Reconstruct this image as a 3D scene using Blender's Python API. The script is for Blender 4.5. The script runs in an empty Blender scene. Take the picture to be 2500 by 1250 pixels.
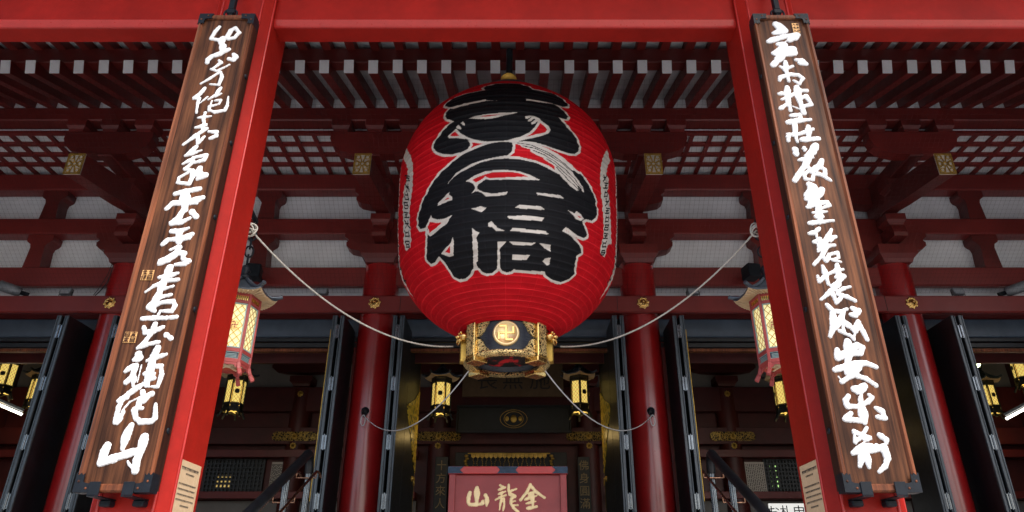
import bpy, bmesh, math, random
import numpy as np
from mathutils import Vector, Matrix
R = math.radians
random.seed(7); RNG = np.random.default_rng(7)
scn = bpy.context.scene
C = scn.collection

# ------------------------------------------------------------------ camera, sky, sun, exposure
PITCH = R(25.84); CAMX = 0.20; FPX = 1700.0
cd = bpy.data.cameras.new('camera'); cam = bpy.data.objects.new('camera', cd); C.objects.link(cam)
cd.sensor_width = 36; cd.lens = 36 * FPX / 2500; cd.clip_end = 500; cd.clip_start = .05
cam.location = (CAMX, 0, 0)
cam.rotation_euler = (R(90) + PITCH, 0, 0)
scn.camera = cam; cd.shift_x = -20 / 2500
SUN_EL, SUN_AZ = R(48), R(28)          # azimuth measured from straight behind the camera towards the right
w = bpy.data.worlds.new('World'); scn.world = w; w.use_nodes = True
nt = w.node_tree; nt.nodes.clear()
sky = nt.nodes.new('ShaderNodeTexSky'); sky.sky_type = 'NISHITA'; sky.sun_disc = False
sky.sun_elevation = SUN_EL
sky.sun_rotation = math.pi - SUN_AZ
sky.dust_density = 3.0; sky.air_density = 1.0; sky.ozone_density = 1.0
bg = nt.nodes.new('ShaderNodeBackground'); bg.inputs[1].default_value = 0.15
ow = nt.nodes.new('ShaderNodeOutputWorld')
nt.links.new(sky.outputs[0], bg.inputs[0]); nt.links.new(bg.outputs[0], ow.inputs[0])
sl = bpy.data.lights.new('sun', 'SUN'); sl.energy = 1.5; sl.angle = R(16); sl.color = (1, .96, .9)
sun = bpy.data.objects.new('sun', sl); C.objects.link(sun)
sd = Vector((math.sin(SUN_AZ) * math.cos(SUN_EL), -math.cos(SUN_AZ) * math.cos(SUN_EL), math.sin(SUN_EL)))
sun.rotation_euler = sd.to_track_quat('Z', 'Y').to_euler()
sun.location = sd * 60
scn.view_settings.view_transform = 'Standard'; scn.view_settings.look = 'None'
scn.view_settings.exposure = 0.92; scn.view_settings.gamma = 1
scn.cycles.max_bounces = 10; scn.cycles.diffuse_bounces = 5; scn.cycles.glossy_bounces = 4
try: scn.cycles.use_denoising = True
except Exception: pass

# ------------------------------------------------------------------ helpers
cP, sP = math.cos(PITCH), math.sin(PITCH)
def at(px, py, Y):
    """point on the upright plane Y seen at a place of the photograph (2500 x 1250)"""
    u = (px - 1270) / FPX; v = (625 - py) / FPX
    t = Y / (cP - v * sP)
    return Vector((CAMX + u * t, Y, t * (sP + v * cP)))

class MB:
    def __init__(s): s.v = []; s.f = []; s.sm = []
    def add(s, vs, fs, smooth=False):
        o = len(s.v); s.v += [tuple(p) for p in vs]
        s.f += [tuple(i + o for i in f) for f in fs]; s.sm += [smooth] * len(fs); return s
    def obox(s, c, h, M=None, ch=0.0):
        bm = bmesh.new(); bmesh.ops.create_cube(bm, size=2)
        for v in bm.verts: v.co = Vector((v.co.x * h[0], v.co.y * h[1], v.co.z * h[2]))
        if ch: bmesh.ops.bevel(bm, geom=bm.edges[:], offset=min(ch, min(h) * .9), segments=1, affect='EDGES', profile=.5)
        bm.verts.index_update()
        M = M or Matrix.Identity(3); c = Vector(c)
        s.add([M @ v.co + c for v in bm.verts], [[v.index for v in f.verts] for f in bm.faces]); bm.free(); return s
    def box(s, x0, x1, y0, y1, z0, z1, ch=0.0):
        return s.obox(((x0 + x1) / 2, (y0 + y1) / 2, (z0 + z1) / 2), (abs(x1 - x0) / 2, abs(y1 - y0) / 2, abs(z1 - z0) / 2), None, ch)
    def bar(s, a, b, wx, wz, ch=0.0, up=(0, 0, 1)):
        """box from a to b: wx across, wz along up"""
        a = Vector(a); b = Vector(b); d = (b - a); L = d.length; d.normalize()
        x = d.cross(Vector(up)).normalized(); z = x.cross(d)
        return s.obox((a + b) / 2, (wx / 2, L / 2, wz / 2), Matrix((x, d, z)).transposed(), ch)
    def tube(s, pts, r, n=8, closed=False):
        P = [Vector(p) for p in pts]; k = len(P); vs = []; fs = []
        rr = r if isinstance(r, (list, tuple)) else [r] * k
        prev = None
        for i in range(k):
            a = P[(i - 1) % k] if (closed or i > 0) else P[i]
            b = P[(i + 1) % k] if (closed or i < k - 1) else P[i]
            d = (b - a).normalized()
            if prev is None:
                n1 = d.cross(Vector((0, 0, 1)))
                if n1.length < 1e-3: n1 = d.cross(Vector((0, 1, 0)))
            else: n1 = prev - d * prev.dot(d)
            n1.normalize(); prev = n1; n2 = d.cross(n1)
            for j in range(n):
                t = 2 * math.pi * j / n
                vs.append(P[i] + (n1 * math.cos(t) + n2 * math.sin(t)) * rr[i])
        for i in range(k if closed else k - 1):
            for j in range(n):
                i2 = (i + 1) % k
                fs.append((i * n + j, i * n + (j + 1) % n, i2 * n + (j + 1) % n, i2 * n + j))
        s.add(vs, fs, True)
        if not closed: s.add(vs[:n], [tuple(range(n))[::-1]]); s.add(vs[-n:], [tuple(range(n))])
        return s
    def lathe(s, prof, c=(0, 0, 0), n=32, smooth=True, M=None, a0=0.0):
        M = M or Matrix.Identity(3); c = Vector(c); vs = []; fs = []
        for r, z in prof:
            for j in range(n):
                t = a0 + 2 * math.pi * j / n
                vs.append(M @ Vector((r * math.cos(t), r * math.sin(t), z)) + c)
        for i in range(len(prof) - 1):
            for j in range(n): fs.append((i * n + j, i * n + (j + 1) % n, (i + 1) * n + (j + 1) % n, (i + 1) * n + j))
        return s.add(vs, fs, smooth)
    def prism(s, poly, to, w0, w1):
        n = len(poly); vs = [to(u, v, w0) for u, v in poly] + [to(u, v, w1) for u, v in poly]
        fs = [tuple(range(n))[::-1], tuple(range(n, 2 * n))] + [(i, (i + 1) % n, n + (i + 1) % n, n + i) for i in range(n)]
        return s.add(vs, fs)
    def ball(s, c, h, M=None, n=12):
        prof = [(max(1e-4, math.sin(math.pi * i / 8)), -math.cos(math.pi * i / 8)) for i in range(9)]
        M = (M or Matrix.Identity(3)) @ Matrix.Diagonal(Vector(h))
        return s.lathe(prof, c, n, True, M)
    def build(s, name, mat, parent=None, base=None):
        me = bpy.data.meshes.new(name)
        if base is None: base = root_loc(parent)
        b = Vector(base)
        me.from_pydata([Vector(p) - b for p in s.v], [], s.f)
        me.polygons.foreach_set('use_smooth', s.sm)
        bm = bmesh.new(); bm.from_mesh(me); bmesh.ops.recalc_face_normals(bm, faces=bm.faces[:]); bm.to_mesh(me); bm.free()
        me.materials.append(mat); me.update()
        o = bpy.data.objects.new(name, me); C.objects.link(o)
        if parent is not None: o.parent = parent
        else: o.location = b
        return o
def root_loc(p):
    l = Vector((0, 0, 0))
    while p is not None: l = l + p.location; p = p.parent
    return l
def tag(o, label, cat, group=None):
    o['label'] = label; o['category'] = cat
    if group: o['group'] = group
    return o
def thing(name, loc, label, cat, group=None):
    o = bpy.data.objects.new(name, None); C.objects.link(o); o.location = loc; o.empty_display_size = .2
    return tag(o, label, cat, group)
def kind(o, k): o['kind'] = k; return o
def dup(o, parent=None):
    c = o.copy(); C.objects.link(c)
    if parent is not None: c.parent = parent
    for ch in list(o.children): dup(ch, c)
    return c

# ------------------------------------------------------------------ materials
def pbr(name, col, rough=.5, metal=0.0, var=.18, vscale=2.5, stretch=(1, 1, 1), bump=.0, bscale=60, emit=None, coat=0.0, attr=None, rvar=.12, col2=None, lo=.3, hi=.7, spec=.5, detail=5, patch=None, rand=None):
    m = bpy.data.materials.new(name); m.use_nodes = True; t = m.node_tree; N = t.nodes; L = t.links
    b = N['Principled BSDF']
    tc = N.new('ShaderNodeTexCoord'); mp = N.new('ShaderNodeMapping'); mp.inputs['Scale'].default_value = stretch
    L.new(tc.outputs['Object'], mp.inputs[0])
    no = N.new('ShaderNodeTexNoise'); no.inputs['Scale'].default_value = vscale; no.inputs['Detail'].default_value = detail; no.inputs['Roughness'].default_value = .62
    L.new(mp.outputs[0], no.inputs['Vector'])
    cr = N.new('ShaderNodeValToRGB'); e = cr.color_ramp.elements
    e[0].position = lo; e[1].position = hi
    c2 = col2 or tuple(min(1, x * (1 + var)) for x in col)
    c1 = col if col2 else tuple(x * (1 - var) for x in col)
    e[0].color = (*c1, 1); e[1].color = (*c2, 1)
    L.new(no.outputs[0], cr.inputs[0])
    csock = cr.outputs[0]
    if patch:
        pn = N.new('ShaderNodeTexNoise'); pn.inputs['Scale'].default_value = patch[0]; pn.inputs['Detail'].default_value = 4
        pm = N.new('ShaderNodeMapping'); pm.inputs['Scale'].default_value = (3.2, 3.2, 1); L.new(tc.outputs['Object'], pm.inputs[0]); L.new(pm.outputs[0], pn.inputs['Vector'])
        pr = N.new('ShaderNodeMapRange'); pr.inputs[1].default_value = .3; pr.inputs[2].default_value = .7; pr.inputs[3].default_value = patch[1]; pr.inputs[4].default_value = patch[2]; L.new(pn.outputs[0], pr.inputs[0])
        pmx = N.new('ShaderNodeMix'); pmx.data_type = 'RGBA'; pmx.blend_type = 'MULTIPLY'; pmx.inputs[0].default_value = 1
        L.new(csock, pmx.inputs[6]); L.new(pr.outputs[0], pmx.inputs[7]); csock = pmx.outputs[2]
    if rand:
        oi = N.new('ShaderNodeObjectInfo'); rm = N.new('ShaderNodeMapRange'); rm.inputs[3].default_value = rand[0]; rm.inputs[4].default_value = rand[1]; L.new(oi.outputs['Random'], rm.inputs[0])
        rx = N.new('ShaderNodeMix'); rx.data_type = 'RGBA'; rx.blend_type = 'MULTIPLY'; rx.inputs[0].default_value = 1
        L.new(csock, rx.inputs[6]); L.new(rm.outputs[0], rx.inputs[7]); csock = rx.outputs[2]
    if attr:
        a = N.new('ShaderNodeAttribute'); a.attribute_name = attr
        mx = N.new('ShaderNodeMix'); mx.data_type = 'RGBA'; mx.blend_type = 'MULTIPLY'; mx.inputs[0].default_value = 1
        L.new(a.outputs['Color'], mx.inputs[6]); L.new(csock, mx.inputs[7]); csock = mx.outputs[2]
    L.new(csock, b.inputs['Base Color'])
    n2 = N.new('ShaderNodeTexNoise'); n2.inputs['Scale'].default_value = vscale * 5; n2.inputs['Detail'].default_value = 4
    L.new(mp.outputs[0], n2.inputs['Vector'])
    mr = N.new('ShaderNodeMapRange'); mr.inputs[3].default_value = max(.03, rough - rvar); mr.inputs[4].default_value = min(1, rough + rvar)
    L.new(n2.outputs[0], mr.inputs[0]); L.new(mr.outputs[0], b.inputs['Roughness'])
    b.inputs['Metallic'].default_value = metal; b.inputs['Coat Weight'].default_value = coat; b.inputs['Coat Roughness'].default_value = .2
    b.inputs['Specular IOR Level'].default_value = spec
    if bump:
        n3 = N.new('ShaderNodeTexNoise'); n3.inputs['Scale'].default_value = bscale; n3.inputs['Detail'].default_value = 4
        L.new(mp.outputs[0], n3.inputs['Vector'])
        bp = N.new('ShaderNodeBump'); bp.inputs['Strength'].default_value = .6; bp.inputs['Distance'].default_value = bump
        L.new(n3.outputs[0], bp.inputs['Height']); L.new(bp.outputs[0], b.inputs['Normal'])
    if emit:
        b.inputs['Emission Color'].default_value = (*emit[0], 1); b.inputs['Emission Strength'].default_value = emit[1]
    return m
def fret(name, gold, dark, scale, metal=.55, edge=(.10, .2)):
    """chased gold openwork: scrolls of metal over a dark ground"""
    m = pbr(name, gold, .3, 1.0, .2, 8); t = m.node_tree; N = t.nodes; L = t.links; b = N['Principled BSDF']
    tc = N['Texture Coordinate']
    no = N.new('ShaderNodeTexNoise'); no.inputs['Scale'].default_value = scale * .6; no.inputs['Distortion'].default_value = 1.2
    L.new(tc.outputs['Object'], no.inputs['Vector'])
    vo = N.new('ShaderNodeTexVoronoi'); vo.feature = 'DISTANCE_TO_EDGE'; vo.inputs['Scale'].default_value = scale
    mx = N.new('ShaderNodeMix'); mx.data_type = 'VECTOR'; mx.inputs[0].default_value = .1
    L.new(tc.outputs['Object'], mx.inputs[4]); L.new(no.outputs[1], mx.inputs[5]); L.new(mx.outputs[1], vo.inputs['Vector'])
    cr = N.new('ShaderNodeValToRGB'); cr.color_ramp.elements[0].position = edge[0]; cr.color_ramp.elements[1].position = edge[1]
    cr.color_ramp.elements[0].color = (1, 1, 1, 1); cr.color_ramp.elements[1].color = (0, 0, 0, 1)
    L.new(vo.outputs['Distance'], cr.inputs[0])
    mc = N.new('ShaderNodeMix'); mc.data_type = 'RGBA'; mc.inputs[6].default_value = (*dark, 1)
    L.new(cr.outputs[0], mc.inputs[0]); L.new(N['Color Ramp'].outputs[0], mc.inputs[7])
    L.new(mc.outputs[2], b.inputs['Base Color']); b.inputs['Metallic'].default_value = metal
    bp = N.new('ShaderNodeBump'); bp.inputs['Distance'].default_value = .012; bp.inputs['Strength'].default_value = .8
    L.new(cr.outputs[0], bp.inputs['Height']); L.new(bp.outputs[0], b.inputs['Normal'])
    return m
M = {}
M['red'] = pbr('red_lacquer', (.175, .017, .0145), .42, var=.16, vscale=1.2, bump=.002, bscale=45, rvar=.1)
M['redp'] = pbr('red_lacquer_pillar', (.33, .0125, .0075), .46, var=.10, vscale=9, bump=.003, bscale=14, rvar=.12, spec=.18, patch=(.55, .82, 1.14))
M['redb'] = pbr('red_lacquer_gloss', (.42, .020, .016), .30, var=.1, vscale=6, rvar=.08, bump=.001, bscale=40)
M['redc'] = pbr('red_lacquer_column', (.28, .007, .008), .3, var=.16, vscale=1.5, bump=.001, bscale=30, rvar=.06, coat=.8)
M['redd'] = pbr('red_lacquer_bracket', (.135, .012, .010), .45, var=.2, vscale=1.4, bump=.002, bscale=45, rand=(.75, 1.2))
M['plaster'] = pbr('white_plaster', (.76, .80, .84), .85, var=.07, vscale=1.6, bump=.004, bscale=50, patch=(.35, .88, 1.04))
M['greyplaster'] = pbr('grey_plaster', (.46, .48, .51), .85, var=.12, vscale=1.6, bump=.003, bscale=50, patch=(.5, .8, 1.1))  # greyer plaster for the boards between the rafters
M['capwhite'] = pbr('white_rafter_paint', (.86, .89, .94), .7, var=.08, vscale=7, bump=.001, bscale=90, rand=(.84, 1.02))
M['wood'] = pbr('dark_board_wood', (.026, .0092, .005), .6, vscale=1.5, stretch=(16, 16, .5), bump=.005, bscale=3.5, col2=(.165, .062, .026), lo=.36, hi=.74, detail=9, spec=.16, patch=(1.1, .5, 1.65))
M['rail'] = pbr('frame_wood', (.05, .017, .010), .5, vscale=1.5, stretch=(18, 18, .45), bump=.004, bscale=4, col2=(.26, .082, .033), lo=.33, hi=.74, detail=9, spec=.2, patch=(.8, .6, 1.5))
M['woodside'] = pbr('board_side_wood', (.022, .007, .005), .5, vscale=1.2, stretch=(10, 10, .5), bump=.003, bscale=4, col2=(.065, .022, .013), spec=.2)
M['white'] = pbr('white_letter_paint', (.80, .80, .80), .55, var=.10, vscale=9, bump=.002, bscale=25)
M['iron'] = pbr('black_iron', (.007, .010, .015), .5, .1, var=.3, vscale=10, bump=.002, bscale=60, spec=.25)
M['black'] = pbr('black_lacquer', (.009, .012, .016), .42, var=.4, vscale=3, bump=.001, bscale=25, rvar=.1)
M['edge'] = pbr('sky_tinted_lacquer_edge', (.055, .075, .095), .30, var=.45, vscale=3, stretch=(4, 4, .7), bump=.002, bscale=25)  # sky reflection on the black edges put into a blue-grey base colour
M['slate'] = pbr('slate_lacquer', (.06, .085, .12), .4, var=.2, vscale=3)
M['gold'] = pbr('gold', (.86, .57, .20), .26, 1.0, var=.16, vscale=6, bump=.001, bscale=60)
M['gilt'] = pbr('old_gilt', (.55, .36, .08), .45, .75, var=.3, vscale=7, bump=.002, bscale=50)
M['dimgilt'] = pbr('dim_gilt_paint', (.24, .17, .07), .6, .1, var=.3, vscale=12)
M['palegold'] = pbr('pale_gold', (.90, .68, .34), .34, .65, var=.1, vscale=6)
M['fret'] = fret('gold_fretwork', (.95, .66, .28), (.018, .010, .006), 24)
M['fretd'] = fret('gilt_openwork', (.34, .22, .05), (.012, .008, .006), 16)
M['fretk'] = fret('gilt_kite_openwork', (.95, .62, .06), (.010, .010, .008), 7, 0, (.17, .25))
M['ivory'] = pbr('ivory_paint', (.62, .58, .50), .6)
M['net'] = pbr('net_cord', (.012, .013, .015), .8, var=.3)
M['rope'] = pbr('pale_rope', (.44, .42, .37), .85, var=.2, vscale=14, bump=.006, bscale=90)
M['wire'] = pbr('white_coated_wire', (.58, .60, .62), .45, var=.1)
M['stone'] = pbr('granite_paving', (.42, .41, .39), .75, var=.25, vscale=1.8, bump=.006, bscale=24)
M['paper'] = pbr('notice_paper', (.55, .50, .44), .85, var=.08, vscale=4)
M['ply'] = pbr('pale_cedar_plate', (.62, .43, .25), .6, vscale=2, stretch=(1, 12, 12), col2=(.72, .54, .34))
M['ink'] = pbr('ink', (.012, .012, .014), .6, var=.2)
M['steel'] = pbr('dark_steel', (.18, .20, .22), .25, .9, var=.2, vscale=6)
M['brass'] = pbr('rose_brass', (.50, .28, .18), .28, 1.0, var=.2, vscale=8)
M['signred'] = pbr('matte_red_lacquer', (.26, .034, .036), .5, var=.14, vscale=3, bump=.001, bscale=60)
M['signgold'] = pbr('pale_gold_leaf', (.88, .70, .38), .5, .15, var=.12, vscale=8)
M['navy'] = pbr('navy_metal', (.015, .030, .055), .4, .6, var=.35, vscale=14, bump=.002, bscale=50)
M['tile'] = pbr('grey_copper_roof', (.07, .085, .105), .38, .4, var=.3, vscale=8, bump=.002, bscale=40)
M['cream'] = pbr('cream_soffit', (.62, .48, .30), .6, var=.1, vscale=10)
M['pinkred'] = pbr('faded_red_frame', (.36, .055, .05), .5, var=.15, vscale=9)
M['jade'] = pbr('jade_trim', (.30, .42, .42), .5, var=.15, vscale=9)
M['lit'] = pbr('lit_paper_pane', (.8, .72, .42), .6, emit=((1, .86, .40), .34), var=.05)
M['lity'] = pbr('lit_yellow_pane', (.9, .7, .2), .6, emit=((1, .70, .17), .42), var=.08, vscale=5)
M['tube'] = pbr('fluorescent_tube', (.9, .9, .9), .5, emit=((1, .93, .80), 3.5), var=.01)
M['green'] = pbr('green_lamp', (.8, .9, .6), .5, emit=((.85, 1, .45), 6.0), var=.01)
M['grey'] = pbr('grey_metal', (.20, .22, .24), .5, .3, var=.2, vscale=10)
M['glass'] = pbr('lamp_glass', (.30, .33, .36), .12, var=.1)
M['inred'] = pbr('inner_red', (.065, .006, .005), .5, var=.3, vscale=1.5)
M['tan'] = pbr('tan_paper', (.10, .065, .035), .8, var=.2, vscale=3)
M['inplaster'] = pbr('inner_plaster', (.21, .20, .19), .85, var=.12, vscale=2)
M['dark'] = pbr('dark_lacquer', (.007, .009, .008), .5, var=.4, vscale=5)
M['orangeseal'] = pbr('gold_seal', (.66, .36, .13), .5, .2, var=.3, vscale=22)

# ------------------------------------------------------------------ ground, steps, platform
GZ = -1.6; FZ = 1.32
kind(MB().box(-90, 90, -90, 90, GZ - .3, GZ).build('ground', M['stone']), 'structure')
st = MB(); ns = 18
for i in range(ns):
    y0 = 7.9 + i * (6.1 / ns); zt = GZ + (i + 1) * ((FZ - GZ - .004) / ns)
    st.box(-9.5, 9.5, y0, 14.002 + .002 * i, GZ - .05 + .001 * i, zt, .01)
kind(st.build('stone_steps', M['stone']), 'structure')
kind(MB().box(-19, 19, 14.05, 30, GZ - .06, FZ).build('hall_platform', M['stone']), 'structure')

# ------------------------------------------------------------------ porch: two square pillars, tie beam, roof
COLX = (-9.73, -3.32, 3.17, 9.67)
porch = thing('temple_porch', (0, 7.06, GZ), 'red lacquered porch of square pillars and a tie beam in front of the lantern', 'porch')
def pillar_poly(h=.36, ch=.085):
    return [(-h + ch, -h), (h - ch, -h), (h, -h + ch), (h, h - ch), (h - ch, h), (-h + ch, h), (-h, h - ch), (-h, -h + ch)]
PX = 3.39; PYc = 7.06
for sx in (-1, 1):
    mb = MB(); x0 = sx * PX
    mb.prism(pillar_poly(), lambda u, v, w_: (x0 + u, PYc + v, w_), GZ + .35, 9.0)
    p = mb.build('pillar', M['redp'], porch)
    # raised beads either side of the chamfers
    for bx, by in ((-.255, -.364), (.255, -.364), (-.364, -.255), (.364, -.255)):
        MB().tube([(x0 + bx * .995, PYc + by * .995, GZ + .36), (x0 + bx * .995, PYc + by * .995, 8.99)], .016, 8).build('bead', M['redb'], p)
    MB().box(x0 - .5, x0 + .5, PYc - .5, PYc + .5, GZ - .02, GZ + .35, .05).build('stone_base', M['stone'], porch)
tb = MB()
zb0, zt0 = 6.67, 7.75
for a, b in ((-14, -PX - .362), (-PX + .362, PX - .362), (PX + .362, 14)):
    poly = [(6.87, zb0 + .088), (6.898, zb0 + .012), (6.915, zb0), (7.17, zb0), (7.24, zb0 + .07), (7.24, zt0), (6.87, zt0)]
    tb.prism(poly, lambda u, v, w_: (w_, u, v), a, b)
tbo = tb.build('tie_beam', M['redp'], porch)
for a, b in ((-14, -PX - .364), (-PX + .364, PX - .364), (PX + .364, 14)):
    MB().prism([(6.862, zb0 + .098), (6.858, zb0 + .090), (6.888, zb0 + .014), (6.902, zb0 - .003), (6.93, zb0 - .003), (6.93, zb0 + .05)], lambda u, v, w_: (w_, u, v), a, b).build('sheen_lip', M['redb'], tbo)  # lip added along the beam edge to catch a pale line of sheen
for xo in (-13.6, 13.6):
    MB().prism(pillar_poly(), lambda u, v, w_: (xo + u, PYc + v, w_), GZ, 9.0).build('pillar', M['redp'], porch)
MB().box(-15, 15, 3.9, 9.3, 9.0, 9.25).build('porch_soffit', M['redd'], porch)

# ------------------------------------------------------------------ temple hall front
hall = thing('temple_hall', (0, 16.2, FZ), 'wide red temple hall front with white plaster panels, bracketed eaves and open black doors', 'temple')
# round columns
for xc in (-14.6,) + COLX + (14.6,):
    MB().lathe([(.46, FZ), (.455, 3.2), (.445, 5.5), (.44, 7.54)], (xc, 16.2, 0), 40).build('column', M['redc'], hall)
def beam(name, y0, y1, z0, z1, mat='red', x=16.0, ch=.03, x0=None):
    return MB().box(-x if x0 is None else x0, x, y0, y1, z0, z1, ch).build(name, M[mat], hall)
head = beam('head_beam', 15.66, 15.80, 6.085, 6.522)
for xc in COLX:
    # joints of the long boards
    s_ = 1 if xc > 0 else -1
    MB().box(xc + s_ * -.62 - .006, xc + s_ * -.62 + .006, 15.654, 15.67, 6.11, 6.50).build('joint', M['dark'], head)
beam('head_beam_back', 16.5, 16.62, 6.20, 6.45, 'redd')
beam('tie_beam', 16.02, 16.22, 6.94, 7.45)
beam('wall_beam', 16.00, 16.40, 8.39, 8.85)
beam('wall_beam', 16.00, 16.40, 9.72, 10.22)
beam('door_lintel', 16.42, 16.50, 5.72, 6.20, 'slate')
lt = MB()
lt.box(-16, 16, 16.40, 16.54, 5.60, 5.69, .01).box(-16, 16, 16.44, 16.54, 5.46, 5.575, .01)
lt.build('door_track', M['black'], hall)
MB().box(-16, 16, 16.46, 16.6, 5.36, 5.44, .01).build('door_track_strip', M['rail'], hall)
MB().box(-16, 16, 16.45, 16.49, 6.46, 10.9).build('plaster_wall', M['plaster'], hall)
# struts with flared caps
def strut(xc, z0, z1):
    hs = .18; ht = .33; capz = z1 - .20
    poly = [(-hs - .04, z0), (hs + .04, z0), (hs, capz - .16), (hs + .03, capz - .06), (ht - .03, capz), (ht, capz + .05), (ht, z1), (-ht, z1), (-ht, capz + .05), (-ht + .03, capz), (-hs - .03, capz - .06), (-hs, capz - .16)]
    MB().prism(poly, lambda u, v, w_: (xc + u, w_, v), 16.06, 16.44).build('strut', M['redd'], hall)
for xc in (-12.25, -6.5, 0, 6.5, 12.25):
    strut(xc, 7.455, 8.385); strut(xc, 8.855, 9.715)
# bracket complexes over the columns
def half_arm(L_, H):
    return [(0, 0), (L_, 0), (L_ - .01, -.13 * H / .6), (L_ - .10, -.20 * H / .6), (L_ - .12, -.24 * H / .6), (L_ - .06, -.30 * H / .6), (L_ - .07, -.40 * H / .6), (L_ - .18, -.50 * H / .6), (L_ - .45, -.57 * H / .6), (0, -.60 * H / .6)]
def block(mb, x, y, z, w_=.46, h=.28, d=None):
    """bearing block: square head over a flared foot"""
    d = d or w_
    hw, hd = w_ / 2, d / 2; k = .72
    rings = [(hw * k, hd * k, z), (hw * .80, hd * .80, z + h * .22), (hw, hd, z + h * .45), (hw, hd, z + h)]
    vs = []
    for a, b, zz in rings: vs += [(x - a, y - b, zz), (x + a, y - b, zz), (x + a, y + b, zz), (x - a, y + b, zz)]
    fs = [(3, 2, 1, 0), (12, 13, 14, 15)]
    for i in range(3):
        for j in range(4): fs.append((i * 4 + j, i * 4 + (j + 1) % 4, i * 4 + 4 + (j + 1) % 4, i * 4 + 4 + j))
    mb.add(vs, fs)
def bracket(xc):
    mb = MB()
    block(mb, xc, 16.05, 7.45, .96, .46, .86)
    root = mb.build('bracket', M['redd'], hall)
    for z, L_, H in ((8.385, 1.0, .56), (9.715, .88, .52)):
        pl = half_arm(L_, H); poly = pl + [(-u, v) for u, v in pl[::-1][1:-1]]
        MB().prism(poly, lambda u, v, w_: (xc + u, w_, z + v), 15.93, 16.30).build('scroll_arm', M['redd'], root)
    # forward arms, each carrying a bearing block, stepping out towards the eaves
    for y1, z in ((15.35, 8.0), (14.9, 8.75)):
        poly = [(16.3, z), (y1, z), (y1 - .02, z + .1), (y1, z + .2), (y1 + .06, z + .34), (16.3, z + .34)]
        mb = MB(); mb.prism(poly, lambda u, v, w_: (xc + w_, u, v), -.17, .17)
        block(mb, xc, y1 + .26, z + .345, .50, .30); mb.build('forward_arm', M['redd'], root)
    mb = MB()
    mb.prism([(16.3, 8.95), (15.0, 8.66), (13.12, 8.35), (13.10, 8.38), (13.10, 8.86), (15.0, 9.24), (16.3, 9.66)], lambda u, v, w_: (xc + w_, u, v), -.175, .175)
    tail = mb.build('tail_rafter', M['redd'], root)
    MB().box(xc - .19, xc + .19, 13.070, 13.095, 8.34, 8.88, .004).build('end_plate', M['ivory'], tail)
    fr = MB(); yq = 13.066; cz = 8.61
    for a, b, c_, d_ in ((-.19, .19, 8.34, 8.38), (-.19, .19, 8.84, 8.88), (-.19, -.152, 8.381, 8.839), (.152, .19, 8.381, 8.839)): fr.box(xc + a, xc + b, 13.055, 13.069, c_, d_)
    for k in range(8):
        t = k * math.pi / 4 + .39; fr.bar((xc + .03 * math.cos(t), yq - .0007 * k, cz + .03 * math.sin(t)), (xc + .15 * math.cos(t), yq - .0007 * k, cz + .24 * math.sin(t)), .030, .004, 0, (0, -1, 0))
    for cx_, cz_ in ((0, 0), (-.10, .17), (.10, .17), (-.10, -.17), (.10, -.17), (-.12, 0), (.12, 0)):
        fr.tube([(xc + cx_ + .045 * math.cos(t), yq - .007, cz + cz_ + .05 * math.sin(t)) for t in np.linspace(0, 2 * math.pi, 12, endpoint=False)], .010, 5, True)
    fr.build('plate_rim', M['gilt'], tail)
    # cross arm under the eaves purlin with three bearing blocks
    mb = MB()
    poly = [(-1.05, 10.05), (-1.06, 9.86), (-.98, 9.66), (-.82, 9.52), (-.5, 9.42), (.5, 9.42), (.82, 9.52), (.98, 9.66), (1.06, 9.86), (1.05, 10.05)]
    mb.prism(poly, lambda u, v, w_: (xc + u, w_, v), 13.86, 14.16); mb.build('cross_arm', M['redd'], root)
    for dx in (-.82, 0, .82):
        mb = MB(); block(mb, xc + dx, 14.01, 10.052, .46, .315); mb.build('bearing_block', M['redd'], root)
    mb = MB(); mb.box(xc - .17, xc + .17, 13.9, 16.2, 9.40, 9.78, .02); mb.build('inner_arm', M['redd'], root)
for xc in COLX: bracket(xc)
# coffered soffit
lat = MB(); zl = 10.29; sp = .474
y = 14.3
while y < 16.1: lat.box(-16, 16, y - .06, y + .06, zl, zl + .075); y += .467
n = int(32 / sp)
for i in range(n + 1):
    x = -16 + .13 + i * sp; lat.box(x - .05, x + .05, 14.24, 16.3, zl + .004, zl + .071)
lat.build('coffer_lattice', M['red'], hall)
MB().box(-16, 16, 14.24, 16.44, zl + .08, zl + .11).build('coffer_board', M['plaster'], hall)
MB().box(-16, 16, 13.82, 14.20, 10.37, 10.76, .03).build('eaves_purlin', M['redd'], hall)
# rafters
RS = .5247; SL = (10.89 - 10.02) / (14.2 - 11.67)
def rz(y): return 10.02 + (y - 11.67) * SL
mb = MB(); mb.bar((-.0, 11.67, rz(11.67) + .14), (0, 17.0, rz(17.0) + .14), .20, .28, .008)
proto = mb.build('rafter', M['redd'], hall)
d = Vector((0, 1, SL)).normalized(); upv = Vector((1, 0, 0)).cross(d)
mb = MB(); c0 = Vector((0, 11.67, rz(11.67) + .14)) - d * .012
mb.bar(c0 - d * .008, c0 + d * .008, .206, .29); cap = mb.build('end_cap', M['capwhite'], proto)
mb = MB(); mb.bar((0, 9.3, 10.42), (0, 12.0, 10.80), .19, .22, .008); fproto = mb.build('flying_rafter', M['redd'], hall)
k = 0
for i in range(-29, 30):
    x = (i + .47) * RS - .05
    if k == 0: a, f_ = proto, fproto
    else: a, f_ = dup(proto, hall), dup(fproto, hall)
    a.location.x = x + random.uniform(-.008, .008); a.location.z += random.uniform(-.006, .006); f_.location.x = x + random.uniform(-.01, .01); k += 1
mb = MB(); mb.prism([(11.8, rz(11.8) + .285), (17.0, rz(17.0) + .285), (17.0, rz(17.0) + .32), (11.8, rz(11.8) + .32)], lambda u, v, w_: (w_, u, v), -16, 16)
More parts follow.
